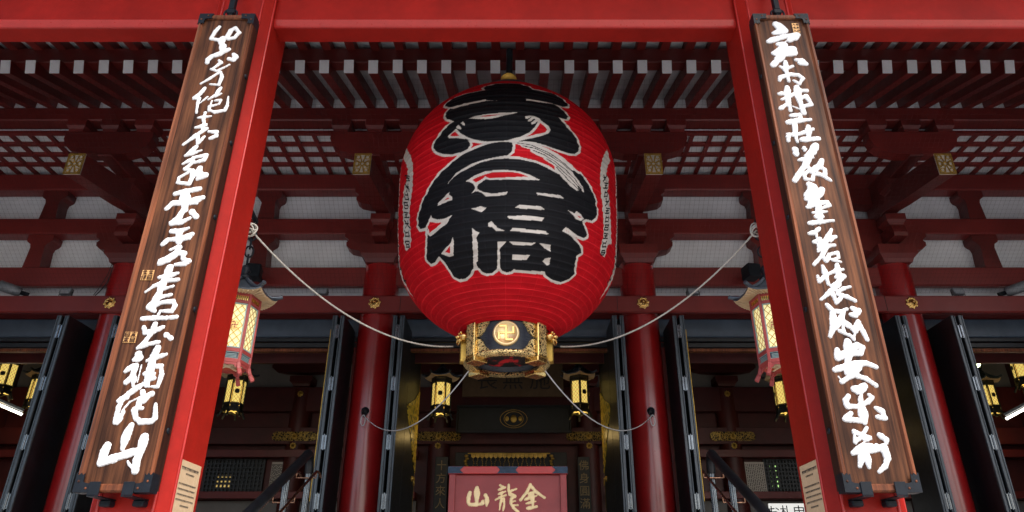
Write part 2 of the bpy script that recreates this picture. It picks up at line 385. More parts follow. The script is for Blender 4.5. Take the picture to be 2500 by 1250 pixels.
mb.build('rafter_board', M['greyplaster'], hall)
MB().box(-16, 16, 13.88, 13.94, 10.765, 11.05).build('rafter_infill', M['plaster'], hall)
MB().box(-16, 16, 11.70, 11.98, 10.315, 10.70, .01).build('eaves_batten', M['redd'], hall)
mb = MB(); mb.prism([(9.2, 10.535), (12.0, 10.915), (12.0, 10.96), (9.2, 10.58)], lambda u, v, w_: (w_, u, v), -16, 16)
mb.build('flying_rafter_board', M['plaster'], hall)
MB().box(-16, 16, 8.0, 30, 11.9, 12.1).build('roof', M['tile'], hall)
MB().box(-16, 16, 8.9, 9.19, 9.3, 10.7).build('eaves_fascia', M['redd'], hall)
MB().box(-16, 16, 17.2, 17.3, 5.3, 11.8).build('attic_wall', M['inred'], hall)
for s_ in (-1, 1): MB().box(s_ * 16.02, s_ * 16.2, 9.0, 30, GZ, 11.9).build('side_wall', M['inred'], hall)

# gilt flower bosses on the head beam
def boss(xc, y, z, r, parent, mat='gilt'):
    Mx = Matrix.Rotation(R(90), 3, 'X')
    mb = MB(); mb.lathe([(r, 0), (r, .012), (r * .86, .03), (r * .80, .022), (r * .55, .03), (r * .5, .05), (r * .30, .055), (r * .28, .10), (r * .17, .13), (.0005, .14)], (xc, y, z), 24, True, Mx)
    for i in range(8):
        t = i * math.pi / 4 + .2
        mb.ball((xc + r * .72 * math.cos(t), y - .03, z + r * .72 * math.sin(t)), (r * .13, .012, r * .13), None, 8)
        mb.ball((xc + r * .98 * math.cos(t), y - .012, z + r * .98 * math.sin(t)), (r * .2, .012, r * .2), None, 8)
    return mb.build('gilt_boss', M[mat], parent)
for xc in COLX: boss(xc, 15.655, 6.32, .135, hall, 'gold')
# iron rings on the two middle columns
for s_ in (-1, 1):
    xc = s_ * 3.24 - .075; yc = 15.72
    mb = MB(); mb.lathe([(.09, 0), (.09, .02), (.04, .04), (.001, .045)], (xc, yc + .03, 3.72), 14, True, Matrix.Rotation(R(90), 3, 'X'))
    mb.tube([(xc + .055 * math.cos(t), yc - .045, 3.66 + .075 * math.sin(t)) for t in np.linspace(0, 2 * math.pi, 16, endpoint=False)], .014, 6, True)
    mb.build('iron_ring', M['iron'], hall)

# ------------------------------------------------------------------ folding door leaves
def door(xi, side, ylen0, ylen1, full):
    """pair of folded leaves standing square to the wall; xi = face next to the opening, side = towards the column"""
    root = MB().box(xi, xi + side * .11, ylen0, ylen1, FZ, 5.86, .012).build('door_leaf', M['black'], hall)
    MB().box(xi + side * .175, xi + side * .275, ylen0 + .01, ylen1, FZ, 5.86, .012).build('door_leaf', M['black'], hall)
    ed = MB()
    for a, b in ((0, .035), (.045, .108)): ed.box(xi + side * a, xi + side * b, ylen0 - .025, ylen0 - .002, FZ + .01, 5.85, .006)
    for a, b in ((.178, .205), (.215, .272)): ed.box(xi + side * a, xi + side * b, ylen0 - .015, ylen0 + .008, FZ + .01, 5.85, .006)
    ed.build('sky_tinted_edge', M['edge'], root)
    for z in (5.45, 4.22, 2.93, 1.72):
        h = MB(); h.tube([(xi + side * .142, ylen0 - .035, z - .17), (xi + side * .142, ylen0 - .035, z + .17)], .016, 8)
        h.box(xi + side * .095, xi + side * .19, ylen0 - .031, ylen0 - .027, z - .15, z + .15); h.build('hinge', M['steel'], root)
    if full:
        inner = MB().box(xi + side * .0, xi + side * .10, 16.405, 18.35, FZ, 5.86, .012).build('door_leaf', M['black'], hall)
        # gilt openwork kite at the meeting edge, narrow gilt edge strip
        poly = [(18.34, 4.85), (17.6, 4.45), (16.62, 4.1), (16.45, 4.0), (16.58, 3.85), (17.4, 3.4), (17.95, 2.95), (18.34, 2.75)]
        MB().prism(poly, lambda u, v, w_: (xi - side * w_, u, v), .004, .02).build('gilt_kite', M['fretk'], inner)
        MB().box(xi, xi + side * .03, 18.352, 18.40, FZ, 5.86, .004).build('gilt_edge', M['gilt'], inner)
        mb = MB(); mb.lathe([(.07, 0), (.07, .02), (.03, .04), (.028, .07), (.001, .08)], (xi - side * .003, 17.95, 2.55), 12, True, Matrix.Rotation(R(-90 * side), 3, 'Y'))
        mb.tube([(xi - side * .06, 17.95 + .07 * math.cos(t), 2.47 + .08 * math.sin(t)) for t in np.linspace(0, 2 * math.pi, 14, endpoint=False)], .012, 6, True)
        mb.build('door_ring', M['gilt'], inner)
    elif abs(xi) < 5:
        MB().box(xi - side * .02, xi - side * .002, ylen0 - .02, ylen0 + .03, FZ + .4, 5.5, .004).build('gilt_edge', M['gilt'], root)
for s_ in (-1, 1):
    door(s_ * 2.42 - .075, s_, 15.28, 16.4, True)
    door(s_ * 4.10 - .075, -s_, 15.28, 16.4, False)
    door(s_ * 9.0 - .04, s_, 15.28, 16.4, False)
    door(s_ * 10.58 - .04, -s_, 15.28, 16.4, False)
    for x in (2.74, 3.78, 9.30, 10.24):
        MB().box(s_ * x - .12, s_ * x - .02, 16.45, 16.62, FZ, 6.2, .01).build('door_jamb', M['red'], hall)

# ------------------------------------------------------------------ inner hall seen through the doors
inner = thing('inner_hall', (0, 22, FZ), 'dim inner hall behind the open doors with dark red beams and gilt mounts', 'hall interior')
YI = 22.0
def zI(py, Y=YI): return at(1250, py, Y).z
def ibox(name, x0, x1, p0, p1, mat, d0=0, d1=.2, parent=None):
    return MB().box(x0, x1, YI - d1, YI - d0, zI(p1), zI(p0), .01).build(name, M[mat], parent or inner)
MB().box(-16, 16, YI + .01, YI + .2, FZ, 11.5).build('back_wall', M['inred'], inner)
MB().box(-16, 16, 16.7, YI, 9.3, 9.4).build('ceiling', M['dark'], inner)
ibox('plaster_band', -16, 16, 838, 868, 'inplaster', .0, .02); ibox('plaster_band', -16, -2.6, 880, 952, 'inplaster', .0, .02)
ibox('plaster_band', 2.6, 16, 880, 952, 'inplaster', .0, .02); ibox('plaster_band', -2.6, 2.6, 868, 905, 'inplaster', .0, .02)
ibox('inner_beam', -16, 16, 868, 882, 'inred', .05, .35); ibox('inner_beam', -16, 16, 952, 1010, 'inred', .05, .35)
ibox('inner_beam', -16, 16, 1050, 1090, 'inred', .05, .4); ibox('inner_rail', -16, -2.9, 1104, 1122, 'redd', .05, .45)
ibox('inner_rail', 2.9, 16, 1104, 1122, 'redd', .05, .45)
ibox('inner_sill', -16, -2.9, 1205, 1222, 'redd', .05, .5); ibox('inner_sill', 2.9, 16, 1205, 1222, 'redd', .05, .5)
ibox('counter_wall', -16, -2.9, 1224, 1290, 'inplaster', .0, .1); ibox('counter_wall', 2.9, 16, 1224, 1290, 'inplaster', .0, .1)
for xc in (-6.7, -2.3, 2.3, 6.7, -12.2, 12.2):
    MB().lathe([(.34, FZ), (.33, zI(955))], (xc, YI - .1, 0), 24).build('inner_column', M['inred'], inner)
    mb = MB(); block(mb, xc, YI - .25, zI(952), .7, .3)
    for z, L_ in ((zI(882), 1.1), (zI(842), .9)):
        pl = half_arm(L_, .5); poly = pl + [(-u, v) for u, v in pl[::-1][1:-1]]
        mb.prism(poly, lambda u, v, w_: (xc + u, w_, z + v), YI - .4, YI - .1)
    mb.build('inner_bracket', M['inred'], inner)
    mb = MB(); pw = .58
    poly = [(-pw, zI(1083)), (-pw - .08, zI(1080)), (-pw - .12, zI(1072)), (-pw - .08, zI(1064)), (-pw, zI(1061)), (pw, zI(1061)), (pw + .08, zI(1064)), (pw + .12, zI(1072)), (pw + .08, zI(1080)), (pw, zI(1083))]
    mb.prism(poly, lambda u, v, w_: (xc + u, w_, v), YI - .44, YI - .405)
    pl_ = mb.build('gilt_plate', M['fretd'], inner); boss(xc, YI - .445, zI(1072), .085, pl_, 'gilt')
    boss(xc, YI - .44, zI(970), .085, inner, 'gilt')
    boss(xc, YI - .45, zI(1095), .085, inner, 'gilt')
# latticed windows either side
for s_ in (-1, 1):
    x0, x1 = (at(505, 1160, YI).x, at(645, 1160, YI).x) if s_ < 0 else (at(1866, 1160, YI).x, at(1985, 1160, YI).x)
    wi = MB().box(x0, x1, YI - .06, YI - .03, zI(1203), zI(1124)).build('lattice_window', M['dark'], inner)
    lb = MB(); nx = 15
    for i in range(nx + 1):
        x = x0 + (x1 - x0) * i / nx; lb.box(x - .022, x + .022, YI - .12, YI - .075, zI(1203), zI(1124))
    for j in range(9):
        z = zI(1203) + (zI(1124) - zI(1203)) * j / 8; lb.box(x0, x1, YI - .118, YI - .07, z - .02, z + .02)
    lb.build('lattice', M['black'], wi)
    gl = MB(); xg = x0 + (x1 - x0) * (.12 if s_ > 0 else .2)
    for j in range(5):
        for i in range(2 if s_ > 0 else 4):
            if s_ > 0 or j < 3: gl.box(xg + i * .125, xg + i * .125 + .06, YI - .065, YI - .061, zI(1190) + j * .14, zI(1190) + j * .14 + .07)
    gl.build('glow_through_lattice', pbr('glow_%d' % s_, (.5, .6, .3), .6, emit=(((.45, .8, .25) if s_ > 0 else (.9, .55, .15)), .7 if s_ > 0 else .25)), wi)
def jtext(body, size, loc, name, mat, parent, ext=.003, rot=(R(90), 0, 0)):
    cu = bpy.data.curves.new(name, 'FONT'); cu.body = body; cu.size = size; cu.extrude = ext; cu.align_x = 'CENTER'; cu.align_y = 'CENTER'
    ob = bpy.data.objects.new(name, cu); C.objects.link(ob)
    dg = bpy.context.evaluated_depsgraph_get(); me = bpy.data.meshes.new_from_object(ob.evaluated_get(dg))
    bpy.data.objects.remove(ob); me.materials.clear(); me.materials.append(mat)
    o = bpy.data.objects.new(name, me); C.objects.link(o); o.rotation_euler = rot
    o.parent = parent; o.location = Vector(loc) - root_loc(parent); return o
def glyph(mb, cx, cz, s, y, seed, th=.09):
    """a few brush strokes forming one character on the plane y"""
    r = random.Random(seed)
    K = [[((-.42, .3), (.42, .34)), ((0, .5), (0, -.45)), ((-.35, 0), (.35, .02)), ((-.05, 0), (-.45, -.45)), ((.05, 0), (.45, -.45))],
         [((-.4, .42), (.4, .42)), ((-.4, .42), (-.42, -.4)), ((.4, .42), (.4, -.42)), ((-.3, .12), (.3, .12)), ((-.3, -.14), (.3, -.14)), ((-.4, -.4), (.4, -.4))],
         [((-.2, .5), (-.45, .1)), ((-.3, .2), (-.3, -.5)), ((0, .35), (.45, .38)), ((.22, .5), (.22, -.1)), ((-.05, .1), (.5, .1)), ((.0, -.15), (.45, -.15)), ((.22, -.1), (.1, -.5))],
         [((0, .5), (-.45, -.42)), ((.0, .25), (.48, -.42)), ((-.2, -.05), (.2, -.05))],
         [((-.45, .25), (.45, .28)), ((-.1, .5), (-.2, -.1)), ((-.2, -.1), (.4, -.2)), ((.2, .5), (.1, .1)), ((.3, .1), (-.3, -.5)), ((.0, -.2), (.45, -.5))]]
    for i, (a, b) in enumerate(K[seed % 5]):
        o = y - i * .0015
        mb.bar((cx + a[0] * s, o, cz + a[1] * s), (cx + b[0] * s, o, cz + b[1] * s), th * s * r.uniform(.8, 1.5), .004, 0, (0, -1, 0))
# wide tan signboard with brush characters, hung under the inner bracket tier
xa, xb = at(1130, 920, 20.5).x, at(1375, 920, 20.5).x
sg = thing('wide_signboard', ((xa + xb) / 2, 20.5, at(1250, 968, 20.5).z), 'wide tan signboard with three black brush characters hanging inside behind the lantern ring', 'signboard')
MB().box(xa, xb, 20.5, 20.58, at(0, 968, 20.5).z, at(0, 882, 20.5).z, .01).build('board', M['tan'], sg)
for px_, ch_ in ((1190, '畏'), (1252, '無'), (1318, '施')):
    q_ = at(px_, 930, 20.5); jtext(ch_, .66, (q_.x, 20.494, q_.z), 'character', M['ink'], sg)
# black carved plaque with a gilt medallion
xa, xb = at(1118, 1025, 21).x, at(1390, 1025, 21).x; za, zc = at(0, 1052, 21).z, at(0, 994, 21).z
pq = thing('carved_plaque', ((xa + xb) / 2, 21, za), 'long black carved plaque with a round gilt medallion below the tan signboard', 'plaque')
MB().box(xa, xb, 21, 21.1, za, zc, .01).build('panel', M['dark'], pq)
fr = MB()
for a, b, c_, d_ in ((xa - .05, xb + .05, za - .06, za), (xa - .05, xb + .05, zc, zc + .06), (xa - .05, xa, za, zc), (xb, xb + .05, za, zc)): fr.box(a, b, 20.96, 21.08, c_, d_, .008)
fr.build('frame', M['black'], pq)
mb = MB(); xm = (xa + xb) / 2; zm = (za + zc) / 2
for rr_, k in ((.30, 1.35), (.24, 1.2)):
    mb.tube([(xm + rr_ * k * math.cos(t), 20.985, zm + rr_ * .9 * math.sin(t)) for t in np.linspace(0, 2 * math.pi, 30, endpoint=False)], .010, 6, True)
mb.ball((xm, 20.98, zm), (.10, .03, .12)); mb.ball((xm - .2, 20.98, zm), (.06, .02, .08)); mb.ball((xm + .2, 20.98, zm), (.06, .02, .08))
mb.build('medallion', M['gilt'], pq)
# black upright scroll boards with gilt characters
for s_, (pa, pb), lab in ((-1, (1060, 1092), 'black upright board with gilt running script at left of the altar canopy'), (1, (1412, 1442), 'black upright board with gilt script at right of the altar canopy')):
    xa, xb = at(pa, 1180, 20.8).x, at(pb, 1180, 20.8).x
    bd = thing('scroll_board', ((xa + xb) / 2, 20.8, FZ), lab, 'scroll board', 'upright boards beside the altar')
    MB().box(xa, xb, 20.8, 20.86, FZ, at(0, 1115, 20.8).z, .01).build('board', M['dark'], bd)
    for i in range(4):
        jtext(('十方來人' if s_ < 0 else '佛身圓滿')[i], .30, ((xa + xb) / 2, 20.795, at(0, 1138 + i * 31, 20.8).z), 'character', M['dimgilt'], bd)
# altar canopy with gilt fringe
xa, xb = at(1110, 1150, 21.3).x, at(1385, 1150, 21.3).x
al = thing('altar_canopy', ((xa + xb) / 2, 21.3, FZ), 'black altar recess with a gilt fringed canopy behind the red sign chest', 'altar')
MB().box(xa, xb, 21.3, 21.5, FZ, at(0, 1104, 21.3).z, .01).build('recess', M['dark'], al)
mb = MB(); zt_ = at(0, 1112, 21.3).z
ca, cb = at(1150, 1120, 21.1).x, at(1335, 1120, 21.1).x
nf = 17
for i in range(nf):
    x = ca + (cb - ca) * (i + .5) / nf; h = (cb - ca) / nf
    mb.prism([(-h * .46, 0), (h * .46, 0), (h * .46, -.07), (0, -.13), (-h * .46, -.07)], lambda u, v, w_: (x + u, w_, zt_ + v), 21.08, 21.10)
    for j in range(4): mb.ball((x + .02 * math.sin(i * 3 + j), 21.08, zt_ - .17 - j * .05), (.016, .016, .02), None, 6)
mb.box(ca - .1, cb + .1, 21.06, 21.12, zt_ + .004, zt_ + .035, .006)
mb.build('gilt_fringe', M['gilt'], al)
for s_ in (-1, 1):
    mb = MB(); x = (ca + cb) / 2 + s_ * ((cb - ca) / 2 + .14)
    for j in range(5): mb.ball((x + .03 * math.sin(j * 2), 21.1, zt_ - .05 - j * .075), (.06 - .004 * j, .03, .045), None, 8)
    mb.build('gilt_tassel', M['gilt'], al)
# paper notices
for px0, px1, lab in ((660, 690, 'pale printed notice sheet beside the left lattice window'), (1812, 1868, 'pale printed notice sheet beside the right lattice window')):
    xa, xb = at(px0, 1160, 21.8).x, at(px1 if px0 > 1000 else 692, 1160, 21.8).x
    za, zc = at(0, 1208, 21.8).z, at(0, 1128, 21.8).z
    nn = thing('paper_notice', ((xa + xb) / 2, 21.8, za), lab, 'notice', 'printed notices inside the hall')
    MB().box(xa, xb, 21.8, 21.815, za, zc).build('sheet', M['paper'], nn)
    mb = MB(); nc = 12
    for i in range(nc):
        x = xa + (xb - xa) * (i + .8) / (nc + .6); z = zc - .06
        while z > za + .08:
            h = random.uniform(.03, .10); mb.box(x - .010, x + .010, 21.796, 21.799, z - h, z); z -= h + .022
    mb.build('print', M['ink'], nn)
# fuda sign
xa, xb = at(1878, 1240, 19.5).x, at(1990, 1240, 19.5).x; za, zc = at(0, 1275, 19.5).z, at(0, 1229, 19.5).z
fs = thing('counter_sign', ((xa + xb) / 2, 19.5, za), 'white counter sign with black characters at the right bottom edge', 'sign')
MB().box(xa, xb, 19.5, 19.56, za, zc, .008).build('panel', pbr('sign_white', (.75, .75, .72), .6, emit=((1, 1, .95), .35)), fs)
jtext('お札申込', .34, ((xa + xb) / 2, 19.494, (za + zc) / 2), 'characters', M['ink'], fs)
# lamps inside
def lamp_tube(a, b, lab):
    a = Vector(a); b = Vector(b); t = thing('tube_lamp', (a + b) / 2, lab, 'ceiling lamp', 'fluorescent tubes inside')
    MB().tube([a, b], .034, 10).build('tube', M['tube'], t)
    MB().bar(a + Vector((0, .02, .11)), b + Vector((0, .02, .11)), .16, .07, .01).build('housing', M['grey'], t)
lamp_tube(at(-40, 972, 19), at(54, 1012, 19.6), 'white fluorescent tube glowing at the left edge behind the doors')
lamp_tube(at(2456, 1023, 19.6), at(2545, 975, 19), 'white fluorescent tube glowing at the right edge behind the doors')
p = at(2388, 885, 19.5); t = thing('green_lamp', p, 'small greenish lamp glaring beside the far right door leaf', 'lamp')
MB().ball(p, (.07, .05, .15), Matrix.Rotation(R(20), 3, 'Y')).build('bulb', M['green'], t)
MB().box(p.x - .05, p.x + .05, p.y + .03, p.y + .12, p.z + .16, p.z + .34, .01).build('holder', M['iron'], t)

# ------------------------------------------------------------------ six-sided hanging lanterns
def hexpt(r, i, z): t = R(60) * i; return Vector((r * math.sin(t), -r * math.cos(t), z))      # vertex directions
def make_hex(label, cat, group, lit, frame, trim, roofm, soff, big):
    """axis at origin, z=0 at the bottom of the panes, face 0 looks along -Y"""
    root = thing('hanging_lantern', (0, 0, 0), label, cat, group)
    Rr = .255; H = .62
    V = [Vector((Rr * math.sin(R(60) * i - R(30)), -Rr * math.cos(R(60) * i - R(30)), 0)) for i in range(6)]
    fr = MB()
    for i in range(6):
        a, b = V[i], V[(i + 1) % 6]
        fr.bar(a + Vector((0, 0, -.18)), a + Vector((0, 0, H + .13)), .036 if big else .024, .036 if big else .024, .005, (0, 1, 0))
        for z, h in ((-.02, .05), (-.155, .05), (H + .015, .04), (H + .115, .04)):
            fr.bar(a + Vector((0, 0, z)), b + Vector((0, 0, z)), .026, h, .004)
        # flared feet with a scalloped apron
        o = a.normalized()
        fr.bar(a + Vector((0, 0, -.18)), a + o * .03 + Vector((0, 0, -.27)), .045, .045, .006, (0, 1, 0))
        fr.bar(a + o * .03 + Vector((0, 0, -.268)), a + o * .075 + Vector((0, 0, -.345)), .052, .052, .008, (0, 1, 0))
        dx = (b - a); nrm = Vector((dx.y, -dx.x, 0)).normalized()
        poly = [(0.04, -.18), (.96, -.18), (.96, -.245), (.86, -.235), (.8, -.21), (.65, -.205), (.5, -.215), (.35, -.205), (.2, -.21), (.14, -.235), (.04, -.245)]
        fr.prism(poly, lambda u, v, w_: a + dx * u + Vector((0, 0, v)) + nrm * w_, -.006, .008)
    fr.build('frame', M[frame], root, (0, 0, 0))
    for i in range(6):
        a, b = V[i], V[(i + 1) % 6]; dx = b - a; nrm = Vector((dx.y, -dx.x, 0)).normalized(); ce = (a + b) / 2; s = dx.length
        ex = dx.normalized()
        q = lambda u, z, w_: ce + ex * u + Vector((0, 0, z)) + nrm * w_
        h = s / 2 - .02
        pane = MB().add([q(-h, .01, -.012), q(h, .01, -.012), q(h, H - .01, -.012), q(-h, H - .01, -.012)], [(0, 1, 2, 3)]).build('pane', M[lit], root, (0, 0, 0))
        g = MB(); lw = .0085 if big else .0048; zz0, zz1 = .025, H - .025; hh = h - .012
        st_ = .105
        k = -6
        while k < 14:       # two families of diagonals clipped to the pane
            for sg_ in (-1, 1):
                z0 = k * st_ ; pts = []
                # line z = z0 + sg*u*1.0 ; clip u
                ua, ub = -hh, hh
                lo_, hi_ = sorted(((zz0 - z0) / (sg_ * 1.15), (zz1 - z0) / (sg_ * 1.15)))
                ua, ub = max(ua, lo_), min(ub, hi_)
                if ub - ua > .01: g.bar(q(ua, z0 + sg_ * 1.15 * ua, -.003 if sg_ > 0 else .0005), q(ub, z0 + sg_ * 1.15 * ub, -.003 if sg_ > 0 else .0005), lw, .003, 0, nrm)
            k += 1
        g.build('lattice', M['gilt'] if big else M['ink'], pane, (0, 0, 0))
        e = MB()
        for u0, u1, z0, z1 in ((-h, -h + .014, .01, H - .01), (h - .014, h, .01, H - .01), (-h + .015, h - .015, .01, .024), (-h + .015, h - .015, H - .024, H - .01)):
            e.add([q(u0, z0, .006), q(u1, z0, .006), q(u1, z1, .006), q(u0, z1, .006), q(u0, z0, -.01), q(u1, z0, -.01), q(u1, z1, -.01), q(u0, z1, -.01)], [(0, 1, 2, 3), (4, 7, 6, 5), (0, 4, 5, 1), (1, 5, 6, 2), (2, 6, 7, 3), (3, 7, 4, 0)])
        # vented lower panel
        for z0, z1 in ((-.052, -.046), (-.128, -.122)): e.prism([(-h, z0), (h, z0), (h, z1), (-h, z1)], lambda u, v, w_: q(u, v, w_), -.004, .008)
        for z0 in (-.072, -.090, -.108): e.prism([(-h * .8, z0 - .004), (h * .8, z0 - .004), (h * .8, z0 + .004), (-h * .8, z0 + .004)], lambda u, v, w_: q(u, v, w_), -.002, .006)
        e.build('trim', M[trim], pane, (0, 0, 0))
        MB().add([q(-h, -.13, -.008), q(h, -.13, -.008), q(h, -.045, -.008), q(-h, -.045, -.008)], [(0, 1, 2, 3)]).build('vent_panel', M['slate' if big else 'dark'], root, (0, 0, 0))
        if i % 2 == 0:       # round crest with the temple's turned cross
            em = MB(); em.prism([(.062 * math.cos(t), .062 * math.sin(t)) for t in np.linspace(0, 2 * math.pi, 20, endpoint=False)], lambda u, v, w_: q(u, H / 2 + v, w_), .004, .010)
            em.build('crest', M['gold'] if big else M['ink'], pane, (0, 0, 0))
            if big:
                sw = MB(); a_ = .034; t_ = .008
                segs = [((-a_, 0), (a_, 0)), ((0, -a_), (0, a_)), ((0, a_), (-a_, a_)), ((a_, 0), (a_, a_)), ((0, -a_), (a_, -a_)), ((-a_, 0), (-a_, -a_))]
                for k2, (p0, p1) in enumerate(segs): sw.bar(q(p0[0], H / 2 + p0[1], .012 + .0004 * k2), q(p1[0], H / 2 + p1[1], .012 + .0004 * k2), t_, .004, 0, nrm)
                sw.build('crest_mark', M['pinkred'], pane, (0, 0, 0))
        vt = MB()          # gilt spindles under the eaves
        for j in range(9):
            u = -h + (j + .5) * 2 * h / 9; vt.prism([(u - .006, H + .03), (u + .006, H + .03), (u + .006, H + .1), (u - .006, H + .1)], lambda u_, v_, w_: q(u_, v_, w_), -.004, .006)
        vt.build('spindles', M['gold'] if big else M['ink'], root, (0, 0, 0))
    # roof: upswept corners, ridge rolls, cream soffit
    def rp(r, t, z): return Vector((r * math.sin(t), -r * math.cos(t), z))
    rf = MB(); so = MB(); nseg = 8; rings = [(.06, .40), (.12, .34), (.22, .255), (.34, .19), (.42, .15), (.475, .14)]
    def rxy(rv, i, j):
        t0, t1 = R(60 * i - 30), R(60 * i + 30); a, b = rp(rv, t0, 0), rp(rv, t1, 0); u = j / nseg
        return a.lerp(b, u), abs(2 * u - 1) ** 3
    vs = []; fs = []
    for k, (rv, z) in enumerate(rings):
        for i in range(6):
            for j in range(nseg):
                p_, e_ = rxy(rv, i, j); p_.z = H + z + .055 * e_ * (k / 5) ** 2; vs.append(p_)
    n_ = 6 * nseg
    for k in range(5):
        for j in range(n_): fs.append((k * n_ + j, k * n_ + (j + 1) % n_, (k + 1) * n_ + (j + 1) % n_, (k + 1) * n_ + j))
    rf.add(vs, fs, True)
    vs2 = []
    for k, (rv, z) in enumerate(((.47, .118), (.27, .135))):
        for i in range(6):
            for j in range(nseg):
                p_, e_ = rxy(rv, i, j); p_.z = H + z + (.055 * e_ if k == 0 else 0); vs2.append(p_)
    rf.add([vs[5 * n_ + j] for j in range(n_)] + vs2[:n_], [(j, (j + 1) % n_, n_ + (j + 1) % n_, n_ + j) for j in range(n_)])
    so.add(vs2, [(j, (j + 1) % n_, n_ + (j + 1) % n_, n_ + j) for j in range(n_)])
    for i in range(6):
        for j in range(nseg):
            p_, e_ = rxy(.455, i, j + .5); q_, _ = rxy(.28, i, j + .5); p_.z = H + .110 + .055 * e_; q_.z = H + .128
            so.bar(q_, p_, .016, .012)
    for i in range(6):
        t = R(60 * i - 30)
        rf.tube([rp(.06, t, H + .42), rp(.22, t, H + .285), rp(.38, t, H + .20), rp(.48, t, H + .215), rp(.525, t, H + .235)], [.022, .024, .026, .028, .03], 8)
    roof = rf.build('roof', M[roofm], root, (0, 0, 0)); so.build('soffit', M[soff], roof, (0, 0, 0))
    fn = MB(); fn.lathe([(.075, H + .40), (.10, H + .43), (.06, H + .47), (.045, H + .50), (.07, H + .54), (.05, H + .60), (.015, H + .63), (.001, H + .64)], (0, 0, 0), 16); fn.build('finial', M['iron'], roof, (0, 0, 0))
    ch = MB()
    for k in range(5 if big else 9):
        z = H + .70 + k * .13; pts = [(.055 * math.cos(t), 0, .085 * math.sin(t)) for t in np.linspace(0, 2 * math.pi, 12, endpoint=False)]
        ch.tube([(a if k % 2 else b_, b_ if k % 2 else a, c_ + z) for a, b_, c_ in pts], .013, 6, True)
    ch.build('chain', M['iron'], root, (0, 0, 0))
    bt = MB()
    for i in range(6): bt.bar((0, 0, -.17), V[i] + Vector((0, 0, -.172 - .0005 * i)), .03, .012)
    bt.lathe([(.001, -.15), (.2, -.15)], (0, 0, 0), 6, False); bt.build('bottom_grille', M['cream'] if big else M['lity'], root, (0, 0, 0))
    if not big:
        ld = bpy.data.lights.new('lantern_glow', 'POINT'); ld.energy = 3; ld.specular_factor = 0.0; ld.color = (1, .68, .25); ld.shadow_soft_size = .10
        lo = bpy.data.objects.new('lantern_glow', ld); C.objects.link(lo); lo.parent = root; lo.location = (0, 0, -.75)
    return root
big = make_hex('large six sided lantern with lit cream panes hanging behind the left pillar', 'lantern', 'large hexagonal lanterns by the pillars', 'lit', 'pinkred', 'jade', 'tile', 'cream', True)
big.location = (-3.53, 8.6, 2.78); big.rotation_euler = (0, 0, R(22))
b2 = dup(big); b2.location = (3.53, 8.6, 2.78); b2.rotation_euler = (0, 0, R(-22))
b2['label'] = 'large six sided lantern with lit cream panes hanging behind the right pillar'
for s_ in (-1, 1):
    mb = MB(); mb.bar((s_ * 3.39, 7.425, 4.72), (s_ * 3.53, 8.66, 4.72), .05, .06, .008); mb.tube([(s_ * 3.39, 7.43, 4.35), (s_ * 3.44, 7.8, 4.45), (s_ * 3.50, 8.3, 4.69)], .022, 8)
    mb.build('lantern_bracket', M['iron'], porch)
small = make_hex('small six sided lantern with yellow lit panes inside, left of the centre doorway', 'lantern', 'small lit lanterns inside the hall', 'lity', 'dark', 'dark', 'tile', 'cream', False)
SM = [((1075, 1006, 18.6), 0, None), ((1416, 1002, 18.6), 30, 'small six sided lantern with yellow lit panes inside, right of the centre doorway'),
      ((567, 1000, 18.6), 32, 'small yellow lit lantern hanging below the large left lantern, partly behind the left pillar'),
      ((1920, 1004, 18.6), 20, 'small yellow lit lantern half hidden behind the right pillar'),
      ((82, 990, 21), 25, 'small yellow lit lantern seen past the far left door leaf'),
      ((2422, 1005, 21), 10, 'small yellow lit lantern seen past the far right door leaf'),
      ((2, 955, 19.5), 15, 'small yellow lit lantern cut by the left edge'),
      ((2506, 935, 19.5), 15, 'small yellow lit lantern cut by the right edge')]
for i, (p, rz_, lab) in enumerate(SM):
    o = small if i == 0 else dup(small)
    o.location = at(*p) + Vector((0, 0, .14)); o.rotation_euler = (0, 0, R(rz_)); o.scale = (1.04,) * 3
    if lab: o['label'] = lab

